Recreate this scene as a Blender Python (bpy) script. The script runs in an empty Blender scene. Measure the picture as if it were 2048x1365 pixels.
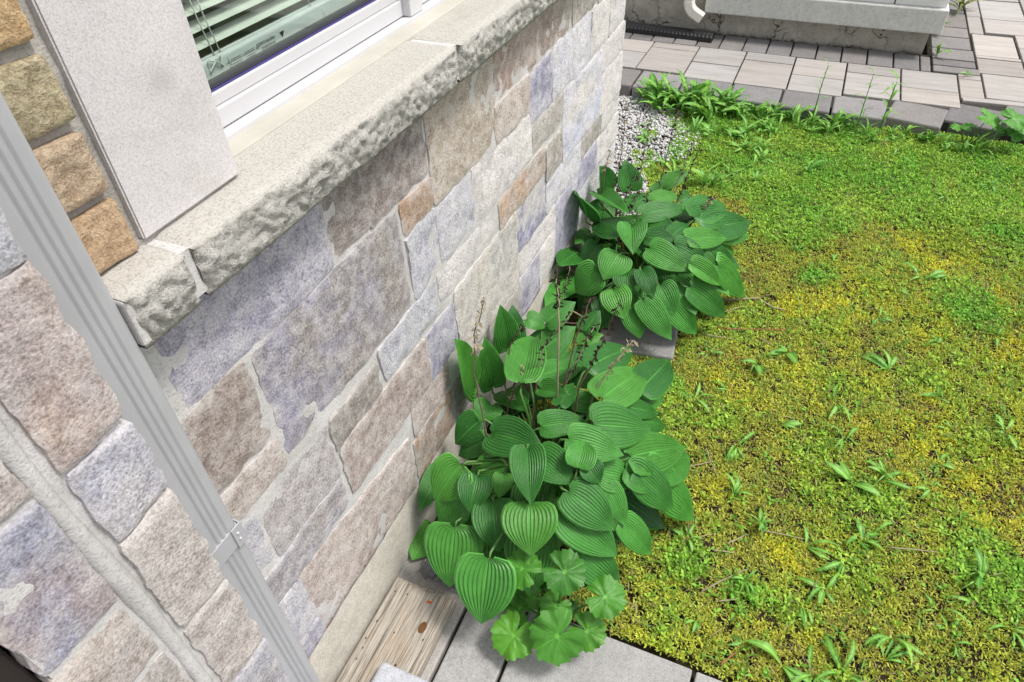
import bpy, bmesh, math, random
import numpy as np
from mathutils import Vector, Matrix, noise

# ------------------------------------------------------------------ camera, sky, sun, exposure
scene = bpy.context.scene
COL = scene.collection
cam_data = bpy.data.cameras.new("camera")
cam = bpy.data.objects.new("camera", cam_data)
COL.objects.link(cam)
cam_data.sensor_width = 36.0
cam_data.lens = 24.07
cam_data.clip_start = 0.02
cam_data.clip_end = 500.0
CR = Vector((0.39054075, -0.92009629, -0.0300123))      # camera right
CD = Vector((-0.62923181, -0.24300064, -0.73825336))    # camera down
CF = Vector((0.67197117, 0.30720272, -0.6738555))       # camera forward
m = Matrix.Identity(4)
for i in range(3):
    m[i][0] = CR[i]; m[i][1] = -CD[i]; m[i][2] = -CF[i]
m[2][3] = 1.8
cam.matrix_world = m
scene.camera = cam

SUN_DIR = Vector((0.10, -0.44, 0.89)).normalized()     # towards the sun: over the lawn, away from the wall
world = bpy.data.worlds.new("World")
scene.world = world
world.use_nodes = True
wn, wl = world.node_tree.nodes, world.node_tree.links
for n in list(wn): wn.remove(n)
sky = wn.new("ShaderNodeTexSky"); sky.sky_type = 'NISHITA'; sky.sun_disc = False
sky.sun_elevation = math.asin(SUN_DIR.z)
sky.sun_rotation = math.atan2(SUN_DIR.x, SUN_DIR.y)
sky.dust_density = 3.0; sky.air_density = 1.2
hs = wn.new("ShaderNodeHueSaturation"); hs.inputs['Saturation'].default_value = 0.22
bg = wn.new("ShaderNodeBackground"); bg.inputs['Strength'].default_value = 0.10
wo = wn.new("ShaderNodeOutputWorld")
wl.new(sky.outputs[0], hs.inputs['Color']); wl.new(hs.outputs[0], bg.inputs['Color']); wl.new(bg.outputs[0], wo.inputs['Surface'])
sd = bpy.data.lights.new("sun", 'SUN'); sd.energy = 1.5; sd.angle = math.radians(12); sd.color = (1.0, 0.96, 0.90)
sun = bpy.data.objects.new("sun", sd); COL.objects.link(sun)
sun.rotation_euler = SUN_DIR.to_track_quat('Z', 'Y').to_euler()
scene.view_settings.view_transform = 'Standard'
scene.view_settings.look = 'None'
scene.view_settings.exposure = 1.13
scene.view_settings.gamma = 1.0
scene.view_settings.use_curve_mapping = False
random.seed(11)
RNG = np.random.default_rng(7)

# ------------------------------------------------------------------ traced measurements, in metres
HOSTA_A = [
 (1.282,0.715,0.285,1.19,0.715,0.557,0.121,0.161,-0.985,0.055,0),
 (1.364,0.7,0.211,1.365,0.715,0.419,0.087,-0.717,-0.695,0.054,0),
 (1.475,0.692,0.284,1.487,0.715,0.452,0.086,-0.699,-0.701,0.146,0),
 (1.484,0.675,0.278,1.571,0.711,0.389,0.082,-0.667,-0.378,0.642,0),
 (1.255,0.55,0.381,1.535,0.629,0.308,0.076,0.256,-0.015,0.967,1),
 (1.5,0.611,0.246,1.634,0.513,0.305,0.131,-0.385,0.038,0.922,0),
 (1.595,0.604,0.324,1.682,0.532,0.368,0.09,-0.409,0.062,0.911,0),
 (1.635,0.482,0.291,1.698,0.451,0.342,0.072,-0.593,0.096,0.8,0),
 (1.393,0.399,0.372,1.653,0.323,0.257,0.123,0.316,-0.287,0.905,0),
 (1.263,0.312,0.408,1.526,0.247,0.296,0.123,0.292,-0.348,0.891,0),
 (1.411,0.235,0.327,1.653,0.196,0.245,0.109,0.253,-0.337,0.907,0),
 (1.377,0.555,0.293,1.564,0.455,0.219,0.099,0.199,-0.316,0.928,0),
 (1.515,0.48,0.19,1.522,0.391,0.167,0.078,-0.045,-0.259,0.965,0),
 (1.299,0.508,0.332,1.294,0.413,0.344,0.041,-0.232,0.137,0.963,1),
 (1.242,0.427,0.355,1.366,0.429,0.328,0.053,0.214,-0.098,0.972,0),
 (1.119,0.437,0.393,1.187,0.329,0.386,0.079,-0.237,-0.203,0.95,0),
 (1.312,0.413,0.303,1.351,0.332,0.281,0.07,-0.119,-0.319,0.94,0),
 (1.061,0.557,0.375,1.047,0.397,0.398,0.111,-0.313,0.157,0.937,0),
 (1.129,0.629,0.322,1.079,0.689,0.25,0.095,-0.719,0.204,0.665,0),
 (1.085,0.593,0.303,1.065,0.674,0.217,0.068,-0.645,0.476,0.597,0),
 (1.256,0.652,0.249,1.192,0.665,0.231,0.059,-0.299,-0.154,0.942,1),
 (1.154,0.302,0.42,1.249,0.165,0.353,0.124,-0.11,-0.494,0.863,0),
 (1.076,0.344,0.432,1.112,0.204,0.387,0.095,-0.274,-0.358,0.892,0),
 (1.001,0.294,0.424,1.083,0.301,0.436,0.049,-0.124,-0.137,0.983,1),
 (1.024,0.279,0.417,1.005,0.234,0.388,0.04,-0.419,-0.352,0.837,1),
 (1.145,0.194,0.349,1.358,0.074,0.201,0.12,0.17,-0.629,0.758,0),
 (1.18,0.143,0.277,1.408,0.058,0.102,0.126,0.27,-0.678,0.683,0),
 (1.015,0.407,0.41,0.983,0.293,0.379,0.093,-0.346,-0.153,0.926,0),
 (0.991,0.423,0.452,0.873,0.367,0.401,0.057,-0.349,-0.103,0.931,1),
 (0.96,0.601,0.339,0.885,0.653,0.248,0.114,-0.751,0.051,0.658,0),
 (0.951,0.551,0.329,0.864,0.533,0.283,0.087,-0.446,-0.146,0.883,0),
 (0.996,0.495,0.308,0.938,0.484,0.279,0.054,-0.422,-0.127,0.898,0),
 (0.902,0.583,0.275,0.853,0.628,0.187,0.1,-0.842,0.121,0.526,0),
 (1.026,0.715,0.186,0.89,0.715,0.152,0.07,-0.238,-0.184,0.954,0),
 (0.954,0.299,0.388,0.939,0.171,0.313,0.106,-0.392,-0.429,0.814,0),
 (1.068,0.252,0.347,1.111,0.166,0.298,0.093,-0.184,-0.56,0.808,0),
 (1.118,0.17,0.325,1.138,0.055,0.192,0.101,-0.295,-0.747,0.596,0),
 (1.166,0.15,0.283,1.234,-0.005,0.035,0.126,-0.202,-0.853,0.482,0),
 (0.888,0.377,0.378,0.795,0.339,0.311,0.129,-0.527,-0.184,0.829,0),
 (0.832,0.565,0.25,0.73,0.541,0.13,0.146,-0.725,-0.204,0.657,0),
 (0.765,0.435,0.288,0.664,0.418,0.152,0.142,-0.783,-0.164,0.6,0),
 (0.91,0.489,0.296,0.817,0.436,0.234,0.108,-0.485,-0.155,0.861,0),
 (0.926,0.705,0.041,0.807,0.71,0.03,0.111,-0.1,-0.225,0.969,0),
 (0.921,0.3,0.34,0.915,0.152,0.24,0.111,-0.404,-0.504,0.764,0),
 (0.879,0.244,0.259,0.894,0.133,0.145,0.098,-0.407,-0.681,0.609,0),
 (1.009,0.17,0.252,1.027,0.081,0.118,0.078,-0.362,-0.797,0.483,0),
 (1.046,0.225,0.33,0.995,0.155,0.253,0.063,-0.496,-0.447,0.745,0),
 (0.929,0.352,0.263,0.903,0.302,0.224,0.078,-0.507,-0.351,0.788,0),
 (1.316,0.308,0.334,1.425,0.25,0.269,0.06,0.235,-0.488,0.841,0),
 (1.312,0.251,0.347,1.397,0.167,0.262,0.062,0.1,-0.653,0.751,0),
 (1.417,0.231,0.269,1.571,0.194,0.178,0.077,0.368,-0.462,0.807,0),
 (1.318,0.202,0.299,1.399,0.145,0.213,0.06,0.208,-0.715,0.667,0),
 (1.376,0.659,0.191,1.271,0.542,0.246,0.097,0.16,0.304,0.939,0),
 (1.314,0.658,0.154,1.172,0.547,0.224,0.081,0.246,0.271,0.931,0),
 (1.569,0.662,0.342,1.584,0.6,0.311,0.071,-0.105,-0.473,0.875,0),
 (1.112,0.201,0.329,1.129,0.119,0.258,0.057,-0.272,-0.667,0.694,1),
 (0.898,0.446,0.214,0.855,0.393,0.171,0.088,-0.547,-0.216,0.809,0),
 (1.597,0.487,0.259,1.651,0.42,0.282,0.078,-0.278,0.102,0.955,0),
 (1.567,0.512,0.245,1.542,0.441,0.196,0.09,-0.228,-0.494,0.839,0),
 (1.042,0.28,0.315,1.011,0.222,0.268,0.086,-0.451,-0.398,0.799,0)]
HOSTA_B = [
 (2.558,0.671,0.277,2.522,0.715,0.393,0.105,-0.272,-0.925,0.267,0),
 (2.602,0.594,0.269,2.659,0.646,0.366,0.093,-0.681,-0.398,0.614,0),
 (2.36,0.715,0.25,2.204,0.715,0.438,0.123,0.668,-0.499,0.553,0),
 (2.446,0.693,0.196,2.53,0.671,0.251,0.105,-0.565,-0.084,0.821,0),
 (2.499,0.715,0.286,2.316,0.538,0.336,0.046,-0.021,0.293,0.956,1),
 (2.541,0.607,0.221,2.627,0.503,0.247,0.071,-0.343,-0.047,0.938,0),
 (2.174,0.51,0.336,2.392,0.678,0.216,0.126,0.151,0.439,0.886,0),
 (2.198,0.488,0.354,2.078,0.446,0.327,0.065,-0.223,0.004,0.975,1),
 (2.172,0.426,0.336,2.209,0.323,0.33,0.074,-0.406,-0.203,0.891,0),
 (2.3,0.435,0.332,2.299,0.346,0.325,0.064,-0.408,-0.073,0.91,0),
 (2.299,0.473,0.352,2.42,0.325,0.342,0.081,-0.245,-0.264,0.933,0),
 (2.636,0.5,0.254,2.702,0.433,0.295,0.072,-0.454,0.097,0.885,0),
 (2.672,0.471,0.278,2.74,0.385,0.321,0.072,-0.428,0.119,0.896,0),
 (2.452,0.461,0.327,2.613,0.407,0.281,0.074,0.179,-0.271,0.946,0),
 (2.388,0.367,0.302,2.651,0.328,0.216,0.117,0.265,-0.255,0.93,0),
 (2.235,0.34,0.324,2.341,0.303,0.316,0.063,-0.033,-0.297,0.954,0),
 (2.393,0.292,0.323,2.672,0.219,0.24,0.126,0.167,-0.393,0.904,0),
 (2.374,0.282,0.329,2.628,0.178,0.208,0.126,0.17,-0.538,0.825,0),
 (2.382,0.225,0.295,2.635,0.094,0.2,0.126,0.024,-0.553,0.833,0),
 (2.405,0.219,0.267,2.596,0.086,0.165,0.107,-0.019,-0.627,0.779,0),
 (2.216,0.273,0.338,2.365,0.159,0.274,0.083,-0.078,-0.559,0.826,0),
 (2.104,0.391,0.34,2.086,0.247,0.293,0.096,-0.486,-0.216,0.847,0),
 (2.174,0.314,0.327,2.184,0.193,0.267,0.092,-0.446,-0.431,0.785,0),
 (2.257,0.221,0.282,2.393,0.108,0.162,0.09,-0.055,-0.756,0.652,0),
 (2.224,0.218,0.262,2.22,0.147,0.19,0.076,-0.505,-0.602,0.619,0),
 (2.237,0.152,0.234,2.37,0.036,0.03,0.113,-0.158,-0.9,0.405,0),
 (2.057,0.219,0.243,2.131,0.088,0.096,0.105,-0.379,-0.777,0.504,0),
 (2.107,0.24,0.307,2.137,0.129,0.224,0.047,-0.426,-0.613,0.665,1),
 (2.063,0.494,0.314,1.979,0.517,0.26,0.112,-0.556,-0.076,0.828,0),
 (2.014,0.552,0.255,1.982,0.622,0.164,0.115,-0.827,0.261,0.499,0),
 (2.025,0.456,0.273,1.955,0.423,0.229,0.083,-0.498,-0.064,0.865,0),
 (2.022,0.393,0.298,1.954,0.33,0.246,0.067,-0.532,-0.118,0.838,0),
 (2.274,0.715,0.136,2.035,0.715,0.227,0.107,0.35,-0.219,0.911,0),
 (2.39,0.7,0.159,2.237,0.715,0.201,0.074,0.237,-0.261,0.936,0),
 (2.172,0.712,0.096,1.911,0.715,0.131,0.121,0.127,-0.202,0.971,0),
 (2.01,0.569,0.151,2.023,0.626,0.047,0.075,-0.874,0.465,0.144,0),
 (1.948,0.477,0.237,1.879,0.412,0.183,0.099,-0.57,-0.081,0.818,0),
 (1.921,0.396,0.195,1.872,0.344,0.116,0.082,-0.745,-0.238,0.623,0),
 (1.982,0.53,0.16,1.904,0.477,0.086,0.07,-0.645,-0.108,0.756,0),
 (1.935,0.358,0.231,1.9,0.241,0.123,0.088,-0.662,-0.394,0.638,0),
 (2.016,0.319,0.252,1.968,0.252,0.179,0.089,-0.637,-0.316,0.704,0),
 (1.99,0.272,0.2,2.008,0.168,0.079,0.091,-0.576,-0.659,0.484,0),
 (2.107,0.39,0.269,2.06,0.339,0.237,0.061,-0.485,-0.096,0.869,0),
 (2.164,0.444,0.302,2.111,0.375,0.284,0.055,-0.379,0.049,0.924,0),
 (2.213,0.705,0.053,2.097,0.684,0.03,0.08,-0.179,-0.079,0.981,0),
 (2.666,0.398,0.246,2.667,0.344,0.234,0.066,-0.241,-0.217,0.946,0),
 (2.381,0.18,0.241,2.538,0.124,0.115,0.088,0.222,-0.757,0.615,0),
 (2.376,0.667,0.129,2.223,0.6,0.167,0.081,0.167,0.175,0.97,0),
 (2.124,0.342,0.227,2.131,0.282,0.201,0.074,-0.475,-0.392,0.788,0)]
STALKS_A = [[(1.25,0.603,0.228),(1.28,0.584,0.322),(1.31,0.567,0.396)],[(1.28,0.526,0.212),(1.31,0.523,0.346),(1.34,0.512,0.472),(1.37,0.447,0.586)],[(1.31,0.441,0.369),(1.34,0.426,0.488),(1.37,0.411,0.578),(1.4,0.401,0.632)],[(1.34,0.477,0.242),(1.37,0.435,0.373),(1.4,0.406,0.476),(1.43,0.394,0.509)],[(1.25,0.375,0.438),(1.28,0.349,0.521),(1.31,0.329,0.597),(1.34,0.307,0.687)],[(1.28,0.338,0.416),(1.31,0.298,0.505),(1.34,0.26,0.575)],[(1.31,0.627,0.292),(1.34,0.623,0.428),(1.37,0.595,0.495)],[(1.34,0.373,0.171),(1.37,0.33,0.239),(1.4,0.309,0.287),(1.43,0.286,0.357)],[(1.25,0.449,0.188),(1.28,0.433,0.227),(1.31,0.419,0.257)],[(1.28,0.448,0.627),(1.31,0.462,0.682),(1.34,0.479,0.719)],[(1.02,0.485,0.314),(1.05,0.567,0.383),(1.08,0.601,0.569),(1.11,0.61,0.673),(1.14,0.59,0.766)]]
STALKS_B = [[(2.62,0.655,0.078),(2.64,0.664,0.307),(2.66,0.659,0.615)],[(2.62,0.572,0.265),(2.64,0.562,0.432),(2.66,0.557,0.587)],[(2.62,0.478,0.323),(2.64,0.464,0.485),(2.66,0.449,0.628)],[(2.62,0.414,0.306),(2.64,0.39,0.415),(2.66,0.373,0.5)],[(2.42,0.376,0.309),(2.44,0.344,0.462),(2.46,0.315,0.603)],[(2.45,0.301,0.259),(2.47,0.265,0.323),(2.49,0.239,0.369)],[(2.48,0.618,0.154),(2.5,0.646,0.317),(2.52,0.638,0.436)],[(2.51,0.62,0.158),(2.53,0.595,0.282),(2.55,0.569,0.371)],[(2.42,0.474,0.192),(2.44,0.488,0.281),(2.46,0.494,0.348)],[(2.45,0.298,0.266),(2.47,0.265,0.326),(2.49,0.241,0.375)],[(2.48,0.687,0.268),(2.5,0.688,0.388),(2.52,0.68,0.483)],[(2.51,0.594,0.172),(2.53,0.572,0.249),(2.55,0.549,0.302)],[(1.75,0.613,0.198),(1.77,0.631,0.331),(1.79,0.638,0.414)],[(1.75,0.609,0.284),(1.77,0.598,0.354),(1.79,0.593,0.42)]]
COLT_A = [(0.779,0.354,0.27,0.053),(0.794,0.251,0.3,0.058),(0.822,0.153,0.2,0.057),(0.69,0.344,0.1,0.063),(0.708,0.235,0.15,0.074),(0.756,0.174,0.13,0.053),(0.787,0.269,0.13,0.044),(0.806,0.334,0.09,0.032),(0.865,0.312,0.08,0.033),(0.808,0.388,0.08,0.038),(0.812,0.232,0.1,0.02),(0.784,0.367,0.05,0.047),(0.772,0.292,0.06,0.035)]
COLT_B = [(4.12,-0.914,0.173,0.068),(4.12,-1.022,0.183,0.076),(4.12,-0.84,0.113,0.042),(4.12,-0.788,0.102,0.034),(4.12,-1.061,0.111,0.055),(4.12,-0.979,0.126,0.041),(4.12,-1.093,0.144,0.055)]
WEEDS = [(2.763,-0.635,0.12),(2.619,-0.588,0.064),(2.111,-0.173,0.09),(2.138,-0.525,0.112),(2.06,-0.684,0.075),(1.894,-0.35,0.098),(1.729,-0.194,0.069),(1.584,-0.073,0.112),(1.829,-0.001,0.077),(1.994,-0.08,0.077),(2.28,-0.073,0.058),(2.809,-0.138,0.057),(2.471,-0.886,0.085),(2.364,-0.691,0.065),(1.917,-0.712,0.064),(1.965,-0.875,0.09),(2.166,0.018,0.072),(1.735,-0.394,0.084),(1.638,-0.514,0.072),(2.423,-0.475,0.078),(2.779,-0.287,0.061),(1.737,0.142,0.098),(1.993,0.186,0.078),(1.565,-0.425,0.098),(1.613,-0.509,0.084),(1.307,-0.185,0.08),(1.285,-0.317,0.098),(1.369,-0.464,0.069),(1.456,-0.556,0.084),(1.273,-0.422,0.091),(1.753,-0.676,0.076),(1.641,-0.649,0.074),(1.11,-0.176,0.055),(1.102,-0.33,0.098),(1.17,-0.378,0.076),(1.104,-0.552,0.091),(1.217,-0.654,0.084),(1.179,-0.686,0.063),(1.142,-0.693,0.063),(1.359,-0.762,0.084),(1.496,-0.779,0.071),(0.92,-0.293,0.112),(0.924,-0.369,0.105),(0.956,-0.437,0.098),(0.949,-0.073,0.062),(0.94,-0.198,0.053),(1.384,-0.095,0.08),(1.179,0.006,0.067),(1.276,-0.745,0.075),(1.035,-0.537,0.084),(1.237,-0.828,0.08),(3.804,0.251,0.12),(3.53,0.165,0.107),(3.556,-0.104,0.116),(3.843,-0.505,0.093),(3.807,0.32,0.111),(4.072,-0.799,0.095),(4.343,-0.65,0.117),(4.202,-0.247,0.115),(3.751,-0.834,0.079),(3.829,0.031,0.081),(3.502,-0.742,0.085),(3.712,-0.97,0.118)]
KERB_WEEDS = [(4.212,0.603,0.196),(4.24,0.247,0.154),(4.223,0.03,0.168),(4.211,-0.19,0.168),(4.168,-0.068,0.126),(4.213,0.415,0.182),(4.13,0.474,0.168),(4.283,0.682,0.21),(4.331,0.839,0.182),(4.158,0.758,0.182),(4.177,0.893,0.14),(4.217,0.136,0.14),(4.124,0.314,0.154),(4.057,0.683,0.168),(3.945,0.487,0.14)]
YELLOW = [(2.45,-0.26,0.16),(2.24,0.02,0.05),(2.37,-0.64,0.08),(2.43,-0.95,0.1),(1.89,0.0,0.08),(1.41,-0.05,0.05),(1.88,-0.61,0.14),(1.73,-0.83,0.15),(1.25,-0.25,0.06),(1.82,-0.85,0.08),(3.04,-0.75,0.21),(2.56,-0.48,0.14),(1.99,-0.26,0.1)]
BROWN = [(2.52,0.03,0.09),(2.37,-0.32,0.04),(2.21,-0.47,0.06),(2.14,0.12,0.08),(2.16,-0.63,0.08),(1.88,-0.67,0.05),(1.22,-0.51,0.1),(0.99,0.02,0.08),(1.12,-0.69,0.1),(1.22,0.05,0.06),(0.96,0.07,0.06),(1.05,-0.6,0.08),(0.89,-0.22,0.06),(3.59,-0.29,0.07)]
GREEN = [(3.53,0.18,0.35),(3.71,-0.3,0.36),(3.6,-0.77,0.39),(3.92,0.53,0.32),(2.63,-0.83,0.14),(2.64,-0.24,0.09),(1.53,-0.5,0.05),(1.11,-0.02,0.06),(1.39,-0.81,0.11),(3.34,-0.97,0.2),(3.11,-0.11,0.24),(1.8,0.22,0.07),(1.08,-0.17,0.06)]
STICKS = [[(2.139,0.111,0.018),(2.227,-0.155,0.018)],[(2.336,0.109,0.018),(2.399,-0.025,0.018),(2.356,-0.086,0.018),(2.353,-0.134,0.018)],[(2.142,-0.062,0.018),(2.116,-0.117,0.018)],[(1.031,-0.067,0.018),(1.146,-0.171,0.018)],[(1.364,-0.533,0.018),(1.393,-0.656,0.018)],[(1.17,-0.069,0.018),(1.186,-0.131,0.018)],[(1.021,-0.116,0.018),(1.05,-0.168,0.018)],[(1.53,0.02,0.018),(1.443,-0.027,0.018)],[(1.207,-0.107,0.018),(1.262,-0.158,0.018)],[(1.29,-0.189,0.018),(1.307,-0.31,0.018)],[(2.187,0.154,0.018),(2.316,0.032,0.018)],[(0.855,-0.152,0.018),(0.901,-0.183,0.018)],[(1.43,0.064,0.018),(1.48,-0.004,0.018)],[(2.078,0.133,0.018),(2.096,0.029,0.018)]]
SEEDLINGS = [[(4.1,-0.069,0.145),(4.1,-0.068,0.233),(4.1,-0.074,0.352)],[(4.1,-0.308,0.079),(4.1,-0.307,0.207),(4.1,-0.307,0.336)],[(4.1,-0.426,0.091),(4.1,-0.425,0.224),(4.1,-0.429,0.307)]]
# ------------------------------------------------------------------ helpers
def tag(o, label=None, cat=None, group=None, kind=None):
    if label: o['label'] = label
    if cat: o['category'] = cat
    if group: o['group'] = group
    if kind: o['kind'] = kind
    return o

def link(o, parent=None):
    COL.objects.link(o)
    if parent is not None: o.parent = parent
    return o

def empty(name, loc=(0, 0, 0)):
    o = bpy.data.objects.new(name, None)
    o.empty_display_size = 0.05
    o.location = loc
    return link(o)

WM = {}
def world_loc(o):
    v = Vector(o.location)
    while o.parent: o = o.parent; v = v + Vector(o.location)
    return v

def obj(name, me, mat=None, parent=None, loc=None):
    """mesh object; loc is given in world space (parents are never rotated or scaled)"""
    o = bpy.data.objects.new(name, me)
    if mat is not None and not me.materials: me.materials.append(mat)
    link(o, parent)
    l = Vector(loc) if loc is not None else Vector((0, 0, 0))
    if parent is not None: l = l - world_loc(parent)
    o.location = l
    return o

def mesh(name, verts, faces, smooth=False):
    me = bpy.data.meshes.new(name)
    me.from_pydata([tuple(v) for v in verts], [], faces)
    me.update()
    if smooth:
        me.polygons.foreach_set('use_smooth', [True] * len(me.polygons))
    return me

def box_mesh(name, x0, x1, y0, y1, z0, z1, bevel=0.0, seg=2, origin=None):
    bm = bmesh.new()
    bmesh.ops.create_cube(bm, size=1.0)
    ox, oy, oz = origin if origin else (0, 0, 0)
    for v in bm.verts:
        v.co = Vector((x0 + (v.co.x + .5) * (x1 - x0) - ox, y0 + (v.co.y + .5) * (y1 - y0) - oy, z0 + (v.co.z + .5) * (z1 - z0) - oz))
    if bevel > 0:
        bmesh.ops.bevel(bm, geom=bm.edges[:], offset=bevel, segments=seg, affect='EDGES', profile=0.5)
    me = bpy.data.meshes.new(name); bm.to_mesh(me); bm.free()
    return me

def tube_mesh(name, pts, radii, n=6, cap=True):
    pts = [Vector(p) for p in pts]; verts = []; faces = []
    for i, p in enumerate(pts):
        d = (pts[min(i + 1, len(pts) - 1)] - pts[max(i - 1, 0)])
        if d.length < 1e-6: d = Vector((0, 0, 1))
        d.normalize()
        a = d.orthogonal().normalized() if i == 0 else (a - d * a.dot(d)).normalized()
        b = d.cross(a); r = radii[i] if hasattr(radii, '__len__') else radii
        for k in range(n):
            t = 2 * math.pi * k / n
            verts.append(p + a * (r * math.cos(t)) + b * (r * math.sin(t)))
    for i in range(len(pts) - 1):
        for k in range(n):
            k2 = (k + 1) % n
            faces.append((i * n + k, i * n + k2, (i + 1) * n + k2, (i + 1) * n + k))
    if cap:
        faces.append(tuple(range(n))[::-1]); faces.append(tuple(range((len(pts) - 1) * n, len(pts) * n)))
    return mesh(name, verts, faces, True)

def np_mesh(name, V, F, attrs=None, smooth=False):
    """fast mesh from numpy; F is (n,k) with constant k"""
    me = bpy.data.meshes.new(name)
    k = F.shape[1]
    me.vertices.add(len(V)); me.vertices.foreach_set('co', V.astype(np.float32).ravel())
    me.loops.add(F.size); me.loops.foreach_set('vertex_index', F.astype(np.int32).ravel())
    me.polygons.add(len(F)); me.polygons.foreach_set('loop_start', np.arange(0, F.size, k, dtype=np.int32))
    me.polygons.foreach_set('loop_total', np.full(len(F), k, dtype=np.int32))
    if smooth: me.polygons.foreach_set('use_smooth', np.ones(len(F), dtype=bool))
    me.update(calc_edges=True)
    if attrs:
        for an, (dt, arr) in attrs.items():
            at = me.attributes.new(an, dt, 'POINT')
            if dt == 'FLOAT': at.data.foreach_set('value', arr.astype(np.float32).ravel())
            else:
                c4 = np.ones((len(arr), 4), np.float32); c4[:, :3] = arr
                at.data.foreach_set('color', c4.ravel())
    return me

def fbm(x, y, z, o=4): return noise.fractal(Vector((x, y, z)), 1.0, 2.0, o)

def lattice(n, seed):
    return np.random.default_rng(seed).random((n, n))
def vnoise(x, y, scale, seed):
    g = lattice(256, seed)
    u, v = x * scale + 100, y * scale + 100
    i, j = np.floor(u).astype(int), np.floor(v).astype(int)
    fu, fv = u - i, v - j
    fu = fu * fu * (3 - 2 * fu); fv = fv * fv * (3 - 2 * fv)
    i, j = i % 255, j % 255
    return (g[i, j] * (1 - fu) * (1 - fv) + g[i + 1, j] * fu * (1 - fv) + g[i, j + 1] * (1 - fu) * fv + g[i + 1, j + 1] * fu * fv)

# ------------------------------------------------------------------ materials
class NT:
    def __init__(s, name):
        s.m = bpy.data.materials.new(name); s.m.use_nodes = True
        s.t = s.m.node_tree; s.n = s.t.nodes; s.l = s.t.links
        s.b = s.n['Principled BSDF']; s.o = s.n['Material Output']
    def new(s, typ, **kw):
        n = s.n.new(typ)
        for k, v in kw.items():
            if k.startswith('i_'):
                key = k[2:]; key = int(key) if key.isdigit() else key.replace('_', ' ')
                n.inputs[key].default_value = v
            else: setattr(n, k, v)
        return n
    def link(s, a, b): s.l.new(a, b)
    def pos(s, scale=(1, 1, 1)):
        g = s.new('ShaderNodeNewGeometry')
        mp = s.new('ShaderNodeMapping'); mp.inputs['Scale'].default_value = scale
        s.link(g.outputs['Position'], mp.inputs['Vector']); return mp.outputs[0]
    def obco(s, scale=(1, 1, 1)):
        g = s.new('ShaderNodeTexCoord'); mp = s.new('ShaderNodeMapping'); mp.inputs['Scale'].default_value = scale
        s.link(g.outputs['Object'], mp.inputs['Vector']); return mp.outputs[0]
    def noise(s, vec, scale, detail=4, rough=.55, dist=0):
        n = s.new('ShaderNodeTexNoise'); n.inputs['Scale'].default_value = scale; n.inputs['Detail'].default_value = detail
        n.inputs['Roughness'].default_value = rough; n.inputs['Distortion'].default_value = dist
        s.link(vec, n.inputs['Vector']); return n.outputs['Fac']
    def ramp(s, fac, stops, interp='LINEAR'):
        r = s.new('ShaderNodeValToRGB'); r.color_ramp.interpolation = interp
        e = r.color_ramp.elements
        while len(e) > 1: e.remove(e[-1])
        for i, (p, c) in enumerate(stops):
            el = e[0] if i == 0 else e.new(p)
            el.position = p; el.color = (*c, 1) if len(c) == 3 else c
        s.link(fac, r.inputs['Fac']); return r.outputs['Color']
    def mix(s, fac, a, b, blend='MIX'):
        n = s.new('ShaderNodeMix', data_type='RGBA', blend_type=blend)
        for sock, v in ((n.inputs[0], fac), (n.inputs[6], a), (n.inputs[7], b)):
            if isinstance(v, (int, float)): sock.default_value = v
            elif isinstance(v, tuple): sock.default_value = (*v, 1) if len(v) == 3 else v
            else: s.link(v, sock)
        return n.outputs[2]
    def math(s, op, a, b=None, c=None, clamp=False):
        n = s.new('ShaderNodeMath', operation=op, use_clamp=clamp)
        for i, v in enumerate((a, b, c)):
            if v is None: continue
            if isinstance(v, (int, float)): n.inputs[i].default_value = v
            else: s.link(v, n.inputs[i])
        return n.outputs[0]
    def bump(s, h, strength, dist, normal=None):
        n = s.new('ShaderNodeBump'); n.inputs['Strength'].default_value = strength; n.inputs['Distance'].default_value = dist
        s.link(h, n.inputs['Height'])
        if normal is not None: s.link(normal, n.inputs['Normal'])
        return n.outputs[0]
    def attr(s, name, typ='GEOMETRY'):
        n = s.new('ShaderNodeAttribute'); n.attribute_name = name; n.attribute_type = typ; return n
    def fin(s, color=None, rough=.8, normal=None, spec=.3):
        if color is not None:
            if isinstance(color, tuple): s.b.inputs['Base Color'].default_value = (*color, 1)
            else: s.link(color, s.b.inputs['Base Color'])
        if isinstance(rough, (int, float)): s.b.inputs['Roughness'].default_value = rough
        else: s.link(rough, s.b.inputs['Roughness'])
        s.b.inputs['Specular IOR Level'].default_value = spec
        if normal is not None: s.link(normal, s.b.inputs['Normal'])
        return s.m

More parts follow.
